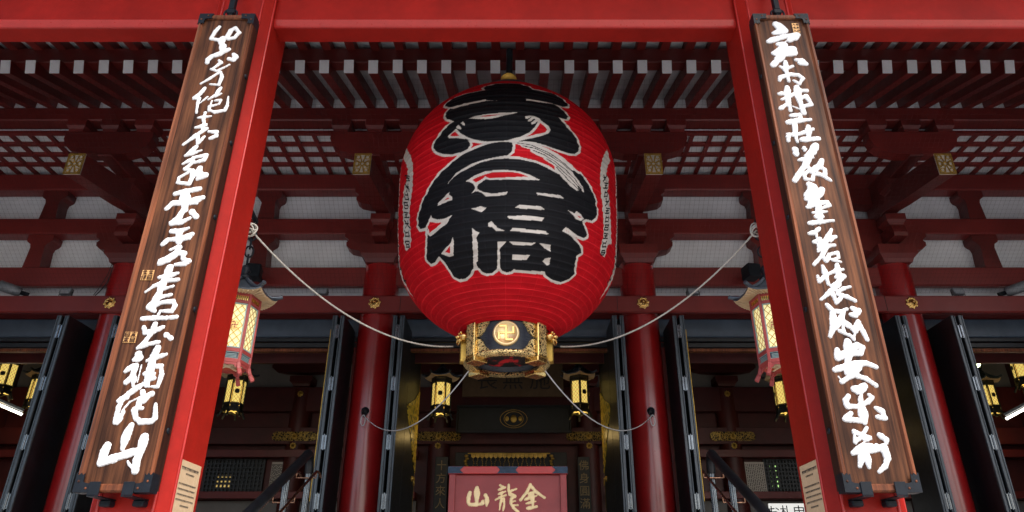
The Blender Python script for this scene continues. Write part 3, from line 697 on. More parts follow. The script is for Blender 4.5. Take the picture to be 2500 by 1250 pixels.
# ------------------------------------------------------------------ the great paper lantern
LK=['-1101,3781 -1072,3869 -1012,3905 -956,3949 -847,3941 -748,3945 -663,3927 -583,3916 -508,3912 -435,3913 -363,3920 -429,4049 -357,4160 -272,4189 -188,4237 -80,4225 26,4235 132,4220 239,4227 319,4153 400,4102 435,3977 508,3974 583,3978 662,3989 746,4008 839,4040 918,3974 1006,3928 1062,3803 1025,3719 933,3667 828,3651 730,3645 651,3625 576,3612 502,3601 431,3594 361,3591 292,3590 225,3578 158,3568 91,3561 25,3557 -40,3555 -107,3560 -174,3568 -242,3580 -311,3594 -382,3586 -454,3580 -527,3578 -603,3574 -682,3574 -764,3579 -851,3589 -959,3660', '-919,3627 -974,3554 -986,3469 -932,3374 -793,3272 -869,3228 -917,3191 -966,3155 -1016,3108 -1069,3062 -1133,2977 -1139,2912 -1067,2819 -943,2736 -868,2711 -795,2688 -724,2685 -656,2684 -554,2716 -519,2765 -520,2811 -557,2865 -445,2843 -376,2822 -307,2802 -235,2795 -162,2789 -100,2790 -38,2793 24,2797 107,2796 189,2798 267,2805 339,2803 413,2805 493,2795 575,2787 635,2775 696,2764 758,2754 840,2749 926,2748 1044,2783 1110,2852 1126,2954 1069,3062 1014,3114 961,3168 903,3219 848,3274 778,3351 858,3350 928,3369 966,3441 915,3524 832,3599 730,3645 651,3625 576,3612 502,3601 431,3594 361,3591 292,3590 225,3578 158,3570 91,3563 25,3560 -41,3559 -107,3561 -174,3566 -242,3574 -310,3584 -381,3575 -452,3570 -525,3568 -602,3564 -681,3564 -762,3568 -848,3578', '79,2776 -3,2779 -85,2784 -195,2765 -251,2750 -307,2735 -363,2722 -443,2697 -524,2673 -595,2647 -667,2624 -766,2567 -822,2528 -881,2490 -988,2440 -1038,2402 -1089,2365 -1149,2303 -1213,2244 -1125,2198 -1042,2156 -981,2176 -922,2198 -865,2221 -812,2268 -761,2315 -711,2365 -614,2412 -542,2434 -473,2458 -416,2470 -359,2484 -303,2499 -240,2508 -178,2517 -116,2529 -50,2538 15,2548 80,2622 93,2714', '-864,2219 -812,2258 -760,2298 -660,2346 -589,2376 -519,2409 -439,2431 -359,2455 -275,2471 -192,2489 -130,2491 -68,2495 -6,2501 59,2497 125,2495 190,2494 264,2481 338,2471 412,2462 473,2445 535,2428 598,2413 669,2382 742,2352 843,2335 881,2411 921,2488 1005,2504 1105,2468 1152,2478 1205,2434 1261,2391 1314,2348 1369,2306 1417,2235 1467,2165 1486,2090 1508,2017 1502,1911 1395,1810 1266,1790 1202,1742 1224,1678 1289,1601 1308,1538 1247,1494 1119,1494 1046,1518 976,1544 903,1560 848,1494 925,1475 1006,1458 1071,1428 1140,1399 1235,1338 1269,1280 1198,1220 1209,1162 1221,1103 1258,1036 1302,969 1239,874 1168,832 1098,792 1001,791 908,793 749,845 698,886 614,879 533,875 452,872 372,870 292,870 213,871 135,873 104,846 23,832 -58,852 -91,891 -139,892 -162,874 -240,830 -342,823 -420,855 -468,919 -560,928 -649,845 -765,792 -900,799 -988,856 -1004,916 -1020,974 -1048,1069 -1086,1129 -1124,1188 -1266,1136 -1354,1139 -1404,1223 -1371,1276 -1342,1329 -1311,1388 -1286,1448 -1262,1551 -1261,1662 -1311,1662 -1406,1681 -1464,1764 -1458,1878 -1431,1941 -1404,2005 -1361,2061 -1321,2120 -1265,2180 -1213,2243 -1149,2301 -1088,2363 -987,2388 -925,2302']
LW=['-320,3622 -317,3585 -382,3577 -448,3571 -515,3569 -584,3570 -656,3574 -748,3567 -846,3567 -941,3624 -1049,3695 -1088,3751 -888,3623 -810,3617 -735,3614 -664,3617 -591,3611 -521,3609 -453,3611 -386,3615', '298,3639 295,3591 363,3591 433,3593 503,3598 576,3607 651,3620 729,3638 749,3667 665,3654 585,3647 508,3644 436,3639 367,3638', '-558,3249 -470,3281 -408,3283 -346,3286 -284,3291 -208,3291 -133,3293 -58,3299 19,3300 95,3303 173,3311 96,3279 21,3251 -42,3230 -105,3211 -168,3193 -235,3191 -303,3190 -373,3201 -443,3214', '461,3181 401,3050 356,2995 311,2942 250,2901 189,2863 106,2834 24,2807 -38,2802 -100,2798 -163,2796 -162,2785 -100,2783 -38,2783 24,2784 107,2793 189,2804 248,2822 308,2842 367,2863 447,2900 528,2939 617,3007 644,3062 619,3111 531,3182 480,3219', '348,3265 417,3262 497,3211 460,3165 415,3202 364,3241', '267,3230 325,3261 371,3261 358,3236 301,3197 273,3198', '370,3246 404,3229 345,3153 311,3145 306,3169', '427,3211 461,3189 402,3119 362,3102 351,3126', '-761,3110 -817,3072 -875,3016 -854,2981 -723,2940 -599,2901 -650,2981 -727,3078', '-742,3118 -675,3015 -575,2929 -510,2888 -445,2849 -376,2827 -308,2805 -240,2800 -174,2797 -107,2795 -41,2795 24,2797 24,2784 -41,2781 -107,2779 -173,2779 -240,2781 -307,2785 -381,2804 -456,2825 -527,2865 -599,2908 -687,2984 -761,3103', '-707,3172 -660,3101 -665,3081 -729,3114 -743,3140', '-641,3211 -600,3149 -606,3129 -637,3147 -671,3195', '101,2772 160,2774 219,2776 278,2780 338,2774 398,2769 459,2766 528,2748 599,2732 671,2707 745,2685 814,2655 885,2627 945,2597 1006,2569 1019,2483 963,2477 1009,2435 1055,2394 1103,2354 1153,2315 1204,2278 1187,2265 1214,2206 1195,2195 1126,2235 1060,2277 1116,2200 1075,2173 1011,2193 950,2215 889,2260 831,2307 767,2357 706,2408 696,2457 681,2479 604,2510 528,2543 534,2568 436,2598 340,2643 340,2675 281,2686 223,2698 195,2730 123,2743', '-580,2198 -532,2218 -447,2254 -374,2278 -301,2304 -218,2309 -135,2316 -70,2315 -4,2315 61,2309 126,2304 191,2300 263,2276 335,2254 414,2224 494,2197 431,2188 369,2180 308,2174 247,2170 186,2166 126,2164 65,2163 -4,2160 -74,2159 -144,2160 -215,2163 -277,2187 -331,2145 -384,2115 -406,2076 -397,2039 -318,1991 -214,1956 -111,1955 -40,1965 31,1976 4,1933 -60,1924 -124,1917 -200,1915 -276,1914 -324,1968 -390,2011 -430,2016 -494,1990 -464,2021 -434,2045 -434,2080 -464,2134 -518,2172', '-826,2081 -841,2042 -796,2002 -779,1948 -881,1939 -978,1930 -1036,1930 -1019,1978 -944,2020 -884,2050', '-493,1755 -410,1761 -354,1776 -317,1758 -268,1747 -344,1686 -417,1725', '428,1994 455,1956 520,1957 586,1959 653,1963 722,1968 792,1975 864,1984 788,2021 713,2012 640,2005 568,2000 497,1996', '130,1738 190,1780 251,1780 312,1781 373,1783 435,1787 498,1791 560,1749 496,1743 434,1740 372,1737 311,1736 250,1735 190,1736', '19,1608 58,1568 122,1566 187,1564 252,1564 317,1565 383,1567 450,1570 518,1575 559,1632 487,1630 416,1629 346,1630 276,1632 212,1624 147,1617 83,1612', '66,1406 105,1447 171,1443 238,1441 306,1439 374,1439 442,1439 512,1442 583,1445 640,1413 616,1402 552,1399 490,1396 428,1395 366,1394 306,1395 245,1396 185,1398 126,1402', '-201,1550 -247,1524 -249,1470 -190,1457 -138,1404 -75,1404 -13,1404 -117,1447 -159,1498', '-485,1473 -488,1400 -495,1328 -502,1256 -510,1182 -520,1106 -534,1039 -550,971 -568,903 -486,894 -494,993 -463,1010 -450,1073 -439,1136 -428,1198 -420,1261 -442,1332 -380,1395 -440,1426', '-118,1257 -55,1256 7,1256 -38,1207 -84,1159 -99,1141 -82,1103 -91,1001 -91,937 -93,872 -145,873 -139,943 -132,1011 -127,1079 -124,1139 -121,1198', '55,1256 121,1255 188,1255 254,1255 321,1257 389,1260 457,1264 398,1224 327,1221 257,1218 188,1217 118,1216', '514,1264 603,1265 694,1267 717,1172 620,1209', '109,1078 179,1079 250,1081 320,1083 391,1087 346,1020 267,1016 190,1015 112,1015', '621,1035 654,1071 737,1093 757,1008 718,973 677,996', '-797,1398 -804,1338 -814,1279 -835,1211 -860,1144 -939,1144 -1006,1179 -1073,1216 -963,1270 -863,1327', '-1179,1828 -1152,1769 -1047,1715 -931,1693 -858,1704 -788,1718 -836,1663 -887,1610 -970,1576 -1058,1545 -1131,1525 -1209,1507 -1269,1567 -1253,1631 -1279,1682 -1218,1747', '926,1823 1043,1809 1078,1853 1163,1829 1228,1779 1166,1731 1079,1732 1011,1775', '-2110,3479 -1832,3211 -1711,3060 -1665,2939 -1626,2825 -1626,2750 -1624,2676 -1621,2600 -1619,2526 -1617,2453 -1634,2377 -1652,2302 -1673,2229 -1689,2157 -1707,2087 -1703,1989 -1698,1892 -1688,1808 -1680,1726 -1676,1646 -1696,1579 -1722,1515 -1883,1520 -1948,1623 -1946,1709 -1952,1798 -1956,1878 -1958,1958 -1958,2038 -1961,2119 -1970,2208 -1983,2299 -1999,2393 -1980,2475 -1963,2559 -1932,2617 -1903,2676 -1852,2732 -1804,2790 -1830,2889 -1861,2993 -2197,3346 -2155,3413', '1889,3299 1935,3220 2001,3156 1859,2973 1825,2877 1795,2785 1894,2727 1866,2628 1840,2530 1860,2467 1881,2404 1904,2343 1914,2264 1928,2187 1944,2111 1959,2041 1975,1972 1990,1903 2005,1834 2021,1766 2040,1699 1926,1648 1847,1547 1855,1480 1872,1416 1724,1409 1660,1475 1680,1564 1711,1660 1709,1726 1710,1795 1711,1864 1699,1936 1685,2007 1672,2079 1661,2153 1644,2221 1628,2291 1614,2361 1606,2441 1598,2522 1592,2604 1606,2691 1618,2777 1629,2863 1670,2970 1720,3084']
LR=['-410,3258 -335,3261 -261,3268 -176,3267 -91,3269 -169,3238 -237,3234 -305,3232', '484,3147 424,3027 356,2934 278,2874 356,2906 435,2941 499,2973 564,3008 590,3055 547,3107', '-766,3076 -835,3016 -788,2991 -686,2970', '-473,2808 -370,2781 -467,2739', '-480,2202 -411,2227 -336,2243 -263,2261 -190,2281 -128,2281 -66,2283 -4,2285 53,2280 109,2278 166,2275 237,2251 308,2227 246,2220 186,2214 125,2209 65,2206 4,2202 -57,2200 -118,2199 -179,2199 -241,2201 -290,2231 -351,2183 -417,2146', '-936,1978 -865,2010 -837,1980 -889,1976', '-873,1290 -906,1186 -989,1221 -929,1255', '-1194,1725 -1066,1665 -966,1647 -1070,1603 -1139,1578 -1212,1556 -1247,1650', '1080,1796 1182,1790 1130,1766']
LL=['13 156,2767 223,2757 289,2749 356,2743 413,2724 470,2706 528,2689 587,2674 646,2648 707,2624 769,2601 829,2566 890,2532 953,2500 1019,2470', '13 234,2720 293,2712 353,2705 413,2699 470,2678 528,2658 587,2639 646,2621 707,2593 768,2566 832,2540 903,2503 977,2469', '13 379,2659 436,2644 493,2631 551,2620 628,2581 706,2544 760,2515 814,2487 870,2460 922,2424 976,2390 1032,2357 1104,2305 1179,2255', '13 574,2559 640,2531 706,2505 774,2458 844,2413 896,2382 949,2351 1004,2322 1055,2288 1109,2255 1164,2224', '13 730,2453 786,2407 844,2362 909,2317 976,2274 1039,2238 1105,2203', '22 -1914,2822 -1751,2720', '22 -1859,2745 -1766,2695', '22 -1872,2707 -1719,2625', '22 -1830,2774 -1791,2663', '22 -1907,2669 -1794,2543 -1847,2506', '22 -1775,2597 -1775,2519 -1715,2438', '22 -1864,2593 -1756,2535', '22 -1924,2513 -1869,2368', '22 -1778,2436 -1736,2301', '22 -1908,2472 -1766,2398', '22 -1872,2376 -1738,2309', '22 -1927,2351 -1783,2279 -1750,2163 -1882,2227 -1927,2351', '22 -1903,2288 -1766,2220', '22 -1935,2186 -1751,2086', '22 -1875,2113 -1772,2064', '22 -1896,2080 -1728,2002', '22 -1839,2138 -1807,2039', '22 -1909,2032 -1792,1917 -1865,1889', '22 -1759,1963 -1770,1895 -1704,1818', '22 -1872,1965 -1743,1907', '22 -1898,1855 -1858,1744', '22 -1752,1791 -1722,1686', '22 -1886,1824 -1743,1761', '22 -1860,1750 -1724,1692', '22 -1880,1676 -1755,1624 -1748,1528 -1864,1575 -1880,1676', '22 -1870,1625 -1750,1575', '22 1715,2723 1752,2687 1684,2596', '22 1802,2770 1760,2680 1779,2646', '22 1713,2677 1788,2718', '22 1724,2587 1849,2642', '22 1733,2548 1809,2587', '22 1697,2485 1820,2549', '22 1785,2619 1755,2515', '22 1738,2453 1709,2341', '22 1840,2506 1807,2390', '22 1730,2422 1830,2473', '22 1711,2347 1808,2396', '22 1769,2338 1819,2300 1739,2198', '22 1883,2396 1830,2293 1859,2257', '22 1770,2288 1866,2336', '22 1762,2172 1898,2228', '22 1776,2137 1858,2176', '22 1741,2078 1874,2141', '22 1828,2204 1804,2108', '22 1777,2044 1757,1941', '22 1885,2095 1861,1989', '22 1771,2015 1878,2065', '22 1758,1947 1862,1994', '22 1765,1894 1885,1949 1858,1853 1742,1802 1765,1894', '22 1753,1848 1871,1901', '22 1736,1745 1879,1796', '22 1753,1711 1839,1748', '22 1719,1656 1858,1715', '22 1806,1774 1785,1684', '22 1721,1609 1715,1517', '22 1830,1653 1818,1558', '22 1719,1583 1825,1626', '22 1716,1522 1818,1563', '22 1726,1467 1817,1502 1821,1437 1734,1404 1726,1467', '22 1730,1435 1818,1469']
CL=[['38 -80,6221 -119,6142 -146,6033 -47,6009 41,6048 69,6158 120,6205 176,6126 136,6048 69,6025', '53 -3,6033 -10,5971 20,5909 22,5833', '42 99,5863 6,5795 -81,5757 -123,5704 -120,5659', '42 171,5787 203,5742 187,5696 125,5719'], ['33 12,5696 43,5659 -33,5570', '23 -55,5562 20,5533 102,5592 147,5629', '28 58,5518 -40,5423 -133,5343', '30 69,5518 94,5445 82,5328 -23,5336'], ['32 -74,5278 -110,5199 -165,5135 -107,5128 -113,5072 -100,4926', '18 -11,5157 -93,5058', '30 113,5285 66,5171 -2,5114', '25 69,5157 129,5199', '23 79,5100 146,5107 134,5051 39,5016 45,5100', '29 28,5016 39,4960 111,4935 218,4960 234,5030 222,5157'], ['31 1,4926 1,4809', '29 -64,4857 77,4878', '27 -70,4721 54,4768', '31 13,4809 17,4674', '28 -56,4718 49,4752', '36 57,4709 -36,4616 -156,4490', '31 -22,4616 0,4506 58,4599', '36 94,4666 179,4658 189,4607 126,4573'], ['36 -5,4465 -37,4415 -104,4341', '30 -90,4341 60,4415', '33 11,4316 -109,4235', '33 -16,4316 128,4349 114,4283 11,4251', '33 7,4267 -68,4170 18,4146 30,4058 12,3979 -112,3995 -112,4058 -7,4138', '46 92,4186 81,4106 165,4090 94,4042'], ['45 -109,3854 -8,3885 139,3917', '64 -5,3870 33,3655', '40 -162,3670 -110,3739 7,3746 194,3808 140,3746 77,3731', '47 23,3670 -7,3565 -64,3497 32,3505 106,3557', '47 117,3632 175,3572'], ['39 -50,3401 41,3401 118,3438', '52 29,3394 56,3270', '36 -107,3248 -67,3299 47,3314 172,3365 149,3321 76,3299', '31 78,3227 -15,3184', '36 81,3212 32,3141 -89,3056 -89,3028 0,3056', '38 -26,3056 80,3155 135,3141 134,3084 203,3056 171,3028 72,3014'], ['52 24,2981 10,2896 -18,2730', '37 -61,2872 54,2896 120,2920', '30 140,2848 23,2836 -94,2777 -161,2712', '28 1,2742 101,2777', '37 -16,2718 -43,2648 100,2683', '43 -11,2695 -51,2590 -86,2556 -22,2510', '32 -25,2567 32,2602 137,2613 168,2567 149,2510 31,2510', '23 34,2498 12,2453', '38 -126,2430 -27,2436 112,2436 205,2447'], ['36 14,2374 6,2295 -37,2207 -101,2125', '36 -89,2340 -66,2284 16,2295 96,2340', '31 -101,2125 -16,2163 93,2190', '38 145,2262 206,2223'], ['50 -76,2065 -58,2033 -105,2011', '35 -159,1894 -110,1947 -71,1958', '41 -74,1947 -85,1842 -128,1789', '37 -72,1873 -54,1758', '12 -20,1958 -21,1789', '50 96,2130 74,2044 71,1789', '33 22,2001 107,2033 188,2065', '31 86,1947 168,1947 192,1863 182,1748 121,1748', '41 31,1873 113,1873', '41 66,1810 123,1831', '31 33,1779 101,1748'], ['36 14,1756 -75,1680 -118,1636 -139,1550 -136,1412', '43 -145,1615 -88,1647', '36 -86,1507 -112,1402', '15 -99,1518 -46,1604 59,1658', '36 49,1701 72,1647 140,1680 83,1604', '36 43,1636 42,1550 15,1529 44,1454 95,1418 199,1423 223,1454 200,1582', '28 14,1534 86,1545'], ['48 22,1391 -2,1298 -8,1175', '54 -151,1205 -164,1154 -169,1054 -55,1094 87,1144 137,1154', '52 165,1277 163,1175 145,1074 152,984', '21 66,1064 116,1004']]
CR=[['60 -62,6262 -4,6199 17,6163 -112,6118', '51 -193,5986 -142,6012 15,6065 168,6092 132,6039 58,6004', '19 32,6004 -31,5951', '53 -86,5942 -20,5933 -88,5847 -150,5795', '56 -162,5803 -48,5847 75,5864 80,5812 -33,5778', '56 -27,5812 -123,5709 -197,5624', '42 87,5701 152,5692 196,5641 118,5650'], ['37 -43,5675 -59,5540 -53,5382', '37 -115,5599 -69,5557 31,5607', '34 -162,5391 -141,5440 -16,5482 74,5473 118,5424 64,5341 7,5391'], ['46 -87,5292 -110,5115 -105,4956', '36 -200,5195 -88,5211', '33 -181,5115 -70,5163 -10,5211', '38 -214,4988 -127,5051', '49 23,5292 17,5147 42,4925', '41 34,5244 131,5244', '36 27,5131 110,5163 153,5043 59,5019', '18 -69,5019 12,4972'], ['33 -117,4886 -13,4901 -8,4854 -78,4816', '43 -164,4792 -53,4816 101,4831', '38 -81,4800 -107,4647 -103,4526', '35 -197,4632 -112,4617 21,4662 103,4700', '37 -190,4602 -200,4541', '45 59,4739 29,4571', '45 -42,4556 141,4571'], ['51 -144,4422 -143,4359', '42 -40,4450 -42,4408', '53 93,4478 43,4394 -37,4339', '32 -127,4284 -30,4311 40,4318', '46 24,4352 -54,4242 -219,4020', '32 -47,4215 -28,4161 -103,4093 -102,4040 -23,4033 2,4107 -50,4134', '48 126,4284 90,4215 -16,4134', '32 88,4202 138,4161 125,4093 22,4093', '32 38,4120 99,4080 173,4020'], ['59 -68,3973 -41,3934 -117,3829', '54 55,3908 -16,3829 -135,3790', '45 -60,3829 -117,3700', '33 -142,3687 -21,3738 82,3751 97,3713 11,3674', '53 -19,3751 -35,3547', '27 -93,3623 60,3636', '33 -74,3573 3,3573', '35 -154,3497 -42,3510 105,3528'], ['35 -177,3373 -120,3385 -61,3435', '20 -98,3385 -114,3299', '30 -151,3275 -79,3311 -101,3250 -128,3166', '22 -140,3275 -123,3250', '39 -115,3178 -3,3311 63,3422', '30 11,3324 89,3336 25,3287', '37 -62,3226 59,3238', '32 -6,3238 -94,3118 -193,3017', '30 -104,3118 -62,3058 -16,3130 75,3154 74,3094 5,3070 86,3046'], ['38 -109,2998 -97,2911 -90,2800', '32 -181,2886 -176,2825 -94,2899 17,2948 93,2961', '45 41,3011 25,2874', '34 3,2874 84,2886 15,2825 -61,2776', '36 22,2800 -71,2727 -195,2631', '31 -64,2703 -52,2595 15,2655', '31 -18,2715 57,2752 122,2770', '38 -11,2691 72,2661 141,2619'], ['35 -145,2572 -102,2512 -27,2501 40,2530', '46 -110,2501 -111,2407 -123,2349 -181,2246', '39 8,2512 -43,2419 -103,2338', '37 -43,2419 21,2361 75,2303 127,2395 151,2303 174,2212', '26 -33,2361 -36,2292 -77,2303 19,2246', '24 13,2269 45,2212 72,2292', '40 101,2536 152,2512 109,2465 66,2471'], ['51 -19,2189 -35,2088 -86,1890', '41 -137,2110 -147,2032 -35,2088 65,2155 109,2133 81,2077 4,2066', '38 -198,1911 -108,1939 5,1972 113,1977 200,1939', '42 44,1955 -14,1879 -158,1792', '42 -88,1879 -28,1911', '15 -179,1846 -139,1782', '38 -19,1857 80,1825 160,1760'], ['52 -54,1723 -3,1712 50,1756', '36 -122,1658 -157,1615 -152,1561 -46,1561 49,1604 101,1647 74,1669', '32 -1,1669 -35,1561', '55 -17,1572 -23,1444 -24,1412', '34 -133,1497 -197,1444 -94,1433 -12,1423', '36 111,1545 158,1518 175,1455 103,1465'], ['36 -137,1329 -70,1298 -1,1277', '31 -13,1365 -72,1287 -146,1236 -139,1319', '31 -3,1267 -68,1257', '15 -50,1246 -158,1175', '42 -188,1134 -94,1185 -6,1205', '45 -73,1185 -109,1114 -149,1024', '43 -69,1155 -69,1014', '43 -38,1155 41,1185 103,1185 114,1094 77,1024 14,974', '38 87,1298 140,1257 135,1231']]
CS=[['51 -629,1491 -649,1418 -650,1336 -624,1304 -513,1304 -410,1320', '73 -515,1565 -512,1459 -513,1304', '56 -371,1450 -344,1401 -350,1288', '43 -411,1361 -436,1320'], ['39 -132,1607 -89,1582 -45,1574', '34 -157,1532 -97,1557 -45,1574', '34 -156,1467 -45,1508', '34 -206,1377 -130,1418 -36,1454', '26 -88,1508 -121,1426', '32 -104,1393 -128,1312 -136,1223', '32 -69,1401 -60,1312 -76,1215', '17 -103,1344 -69,1353', '43 10,1615 7,1541 33,1467 110,1434 51,1393 42,1328 85,1255 171,1191', '34 41,1516 136,1549', '31 59,1344 119,1361', '31 77,1288 162,1296'], ['48 369,1615 317,1508 205,1377', '48 369,1607 454,1508 599,1410', '34 342,1467 385,1491 454,1500', '51 403,1491 402,1377 409,1255', '38 282,1385 385,1418 471,1442', '34 299,1320 453,1353', '47 316,1247 469,1272', '26 334,1426 377,1459']]

def pts(sv): return np.array([[float(a) / 1000 for a in q.split(',')] for q in sv.split()])
def catm(yv, n):
    yv = np.array(yv, float); k = len(yv); t = np.linspace(0, k - 1, n); i = np.clip(t.astype(int), 0, k - 2); q = t - i
    def g(j): return np.where(j < 0, 2 * yv[0] - yv[1], np.where(j > k - 1, 2 * yv[-1] - yv[-2], yv[np.clip(j, 0, k - 1)]))
    p0, p1, p2, p3 = g(i - 1), g(i), g(i + 1), g(i + 2)
    return .5 * (2 * p1 + (p2 - p0) * q + (2 * p0 - 5 * p1 + 4 * p2 - p3) * q * q + (3 * p1 - p0 - 3 * p2 + p3) * q ** 3)
PZ = [3.52, 3.625, 3.931, 4.408, 5.008, 5.673, 6.339, 6.939, 7.416, 7.722, 7.827]
PR = [.64, .9, 1.324, 1.648, 1.744, 1.783, 1.781, 1.569, 1.144, .716, .288]
zz = catm(PZ, 2000); rr = catm(PR, 2000); ss = np.concatenate([[0], np.cumsum(np.hypot(np.diff(zz), np.diff(rr)))])
LY = 10.0
lan = thing('paper_lantern', (0, LY, 3.05), 'giant red paper lantern with bold black and white brush characters hanging in the porch', 'lantern')
def lantern_body():
    ns_ = 660; S = np.linspace(0, ss[-1], ns_); Z = np.interp(S, ss, zz); Rb = np.interp(S, ss, rr)
    thf = np.linspace(-1.75, 1.75, 720); thb = np.linspace(1.75, 2 * math.pi - 1.75, 92)[1:-1]; TH = np.concatenate([thf, thb]); nt_ = len(TH)
    hp = .098; ph = (S / hp) % 1.0
    rib = -.011 * (np.sin(np.pi * ph) ** .8) ; rib[S < .05] *= 0
    T, SS = np.meshgrid(TH, S); RR = (Rb + rib)[:, None] * np.ones_like(T)
    # paper pulls in slightly between the vertical seams, and wavers from panel to panel
    seam = .5 + .5 * np.cos(T * 36); panel = np.floor(T * 36 / (2 * np.pi) + .5)
    RR = RR - .006 * np.exp(-((1 - seam) / .01)) * (np.sin(np.pi * ph) ** 2)[:, None] + .006 * np.sin(panel * 12.9898 + np.floor(SS / hp) * 78.233)* (np.sin(np.pi * ph))[:, None]
    X = RR * np.sin(T); Y = -RR * np.cos(T); ZZ = Z[:, None] * np.ones_like(T) - 3.05
    co = np.stack([X, Y, ZZ], -1).reshape(-1, 3)
    a = (T * 1.75).ravel(); b = SS.ravel(); front = np.abs(T.ravel()) < 1.76
    a_, b_ = a[front], b[front]
    def inside(P):
        m = np.zeros(len(a_), bool); lo, hi = P.min(0), P.max(0)
        c = (a_ >= lo[0]) & (a_ <= hi[0]) & (b_ >= lo[1]) & (b_ <= hi[1]); ia = np.where(c)[0]
        x, y_ = a_[ia], b_[ia]; r = np.zeros(len(ia), bool)
        Q = np.roll(P, -1, 0)
        for (x0, y0), (x1, y1) in zip(P, Q):
            if y0 == y1: continue
            k = ((y0 > y_) != (y1 > y_)) & (x < (x1 - x0) * (y_ - y0) / (y1 - y0) + x0); r ^= k
        m[ia] = r; return m
    def near(P, wd, closed=True):
        m = np.zeros(len(a_), bool); lo, hi = P.min(0) - wd, P.max(0) + wd
        ia = np.where((a_ >= lo[0]) & (a_ <= hi[0]) & (b_ >= lo[1]) & (b_ <= hi[1]))[0]
        Q = np.roll(P, -1, 0) if closed else P[1:]; x, y_ = a_[ia], b_[ia]; r = np.zeros(len(ia), bool)
        for (x0, y0), (x1, y1) in zip(P if closed else P[:-1], Q):
            k = (x > min(x0, x1) - wd) & (x < max(x0, x1) + wd) & (y_ > min(y0, y1) - wd) & (y_ < max(y0, y1) + wd)
            j = np.where(k)[0]
            if not len(j): continue
            dx, dy = x1 - x0, y1 - y0; l2 = dx * dx + dy * dy + 1e-9
            t = np.clip(((x[j] - x0) * dx + (y_[j] - y0) * dy) / l2, 0, 1)
            r[j] |= np.hypot(x[j] - x0 - t * dx, y_[j] - y0 - t * dy) < wd
        m[ia] |= r; return m
    RED = (.54, .003, .010); WH = (.66, .61, .55); BK = (.0065, .0070, .009)
    col = np.empty((len(a_), 3)); col[:] = RED
    K = [pts(q) for q in LK]
    for P in K: col[near(P, .038)] = WH
    for P in K: col[inside(P)] = BK
    for q in LW: col[inside(pts(q))] = WH
    for q in LR: col[inside(pts(q))] = RED
    # the company crests running up the far flanks
    r = random.Random(3)
    for sg in (-1, 1):
        P = np.array([(sg * 2.36, 3.55), (sg * 2.60, 3.75), (sg * 2.8, 2.2), (sg * 2.6, .95), (sg * 2.46, 1.25), (sg * 2.34, 1.7), (sg * 2.38, 2.1), (sg * 2.32, 2.6)]); col[inside(P)] = WH
        for k in range(9):
            c0 = (sg * (2.44 + r.uniform(-.02, .02)), 2.95 - k * .21)
            for j in range(4):
                P = np.array([(c0[0] + r.uniform(-.09, .09), c0[1] + r.uniform(-.09, .09)) for _ in range(2)]); col[near(P, .014, False)] = BK
    for q in LL:
        wd, rest = q.split(' ', 1); col[near(pts(rest), float(wd) / 2000, False)] = BK
    rgba = np.ones((len(a), 4)); rgba[:, :3] = RED; rgba[front, :3] = col
    # ridge highlights painted into the colour along the hoops, fainter along the seams
    ridge_light = (np.minimum(ph, 1 - ph) * hp < .0065)[:, None] * (.75 + .25 * np.sin(T * 9 + SS * 31)) + .45 * ((1 - seam) < .003)
    ridge_light = np.clip(ridge_light, 0, 1).ravel()[:, None] * (rgba[:, 1:2] < .2); dark = rgba[:, :1] < .1
    rgba[:, :3] = rgba[:, :3] * (1 + ridge_light * np.where(dark, .9, .45)) + ridge_light * np.where(dark, .004, .016) * np.array((1, .9, .9))
    # mesh of the paper body with its painted colours
    me = bpy.data.meshes.new('lantern_body')
    i = np.arange(ns_ - 1)[:, None] * nt_; j = np.arange(nt_)[None, :]; j2 = (j + 1) % nt_
    q = np.stack([i + j, i + j2, i + nt_ + j2, i + nt_ + j], -1).reshape(-1, 4)
    me.vertices.add(len(co)); me.vertices.foreach_set('co', co.ravel())
    me.loops.add(q.size); me.loops.foreach_set('vertex_index', q.ravel().astype(np.int32))
    me.polygons.add(len(q)); me.polygons.foreach_set('loop_start', np.arange(0, q.size, 4, dtype=np.int32))
    me.update(calc_edges=True); me.polygons.foreach_set('use_smooth', np.ones(len(q), bool))
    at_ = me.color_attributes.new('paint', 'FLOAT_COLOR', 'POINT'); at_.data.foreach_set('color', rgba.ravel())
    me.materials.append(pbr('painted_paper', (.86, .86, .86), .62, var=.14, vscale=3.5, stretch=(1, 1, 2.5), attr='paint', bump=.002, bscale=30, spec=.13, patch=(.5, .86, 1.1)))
    o = bpy.data.objects.new('paper_body', me); C.objects.link(o); o.parent = lan; return o
lantern_body()
# top ring and hanger
c0 = (0, LY, 0)
tr = MB().lathe([(.30, 7.78), (.66, 7.70), (.68, 7.76), (.62, 7.90), (.45, 8.0), (.1, 8.06)], c0, 48).build('top_ring', M['black'], lan)
mb = MB(); mb.lathe([(.14, 0), (.14, .02), (.11, .035), (.105, .025), (.001, .03)], (0, LY - .50, 7.985), 24, True, Matrix.Rotation(R(90), 3, 'X')); mb.build('crest', M['gilt'], tr)
mb = MB(); mb.tube([(0, LY, 8.16), (0, LY, 9.1)], .06, 10); mb.build('hanger', M['black'], lan)
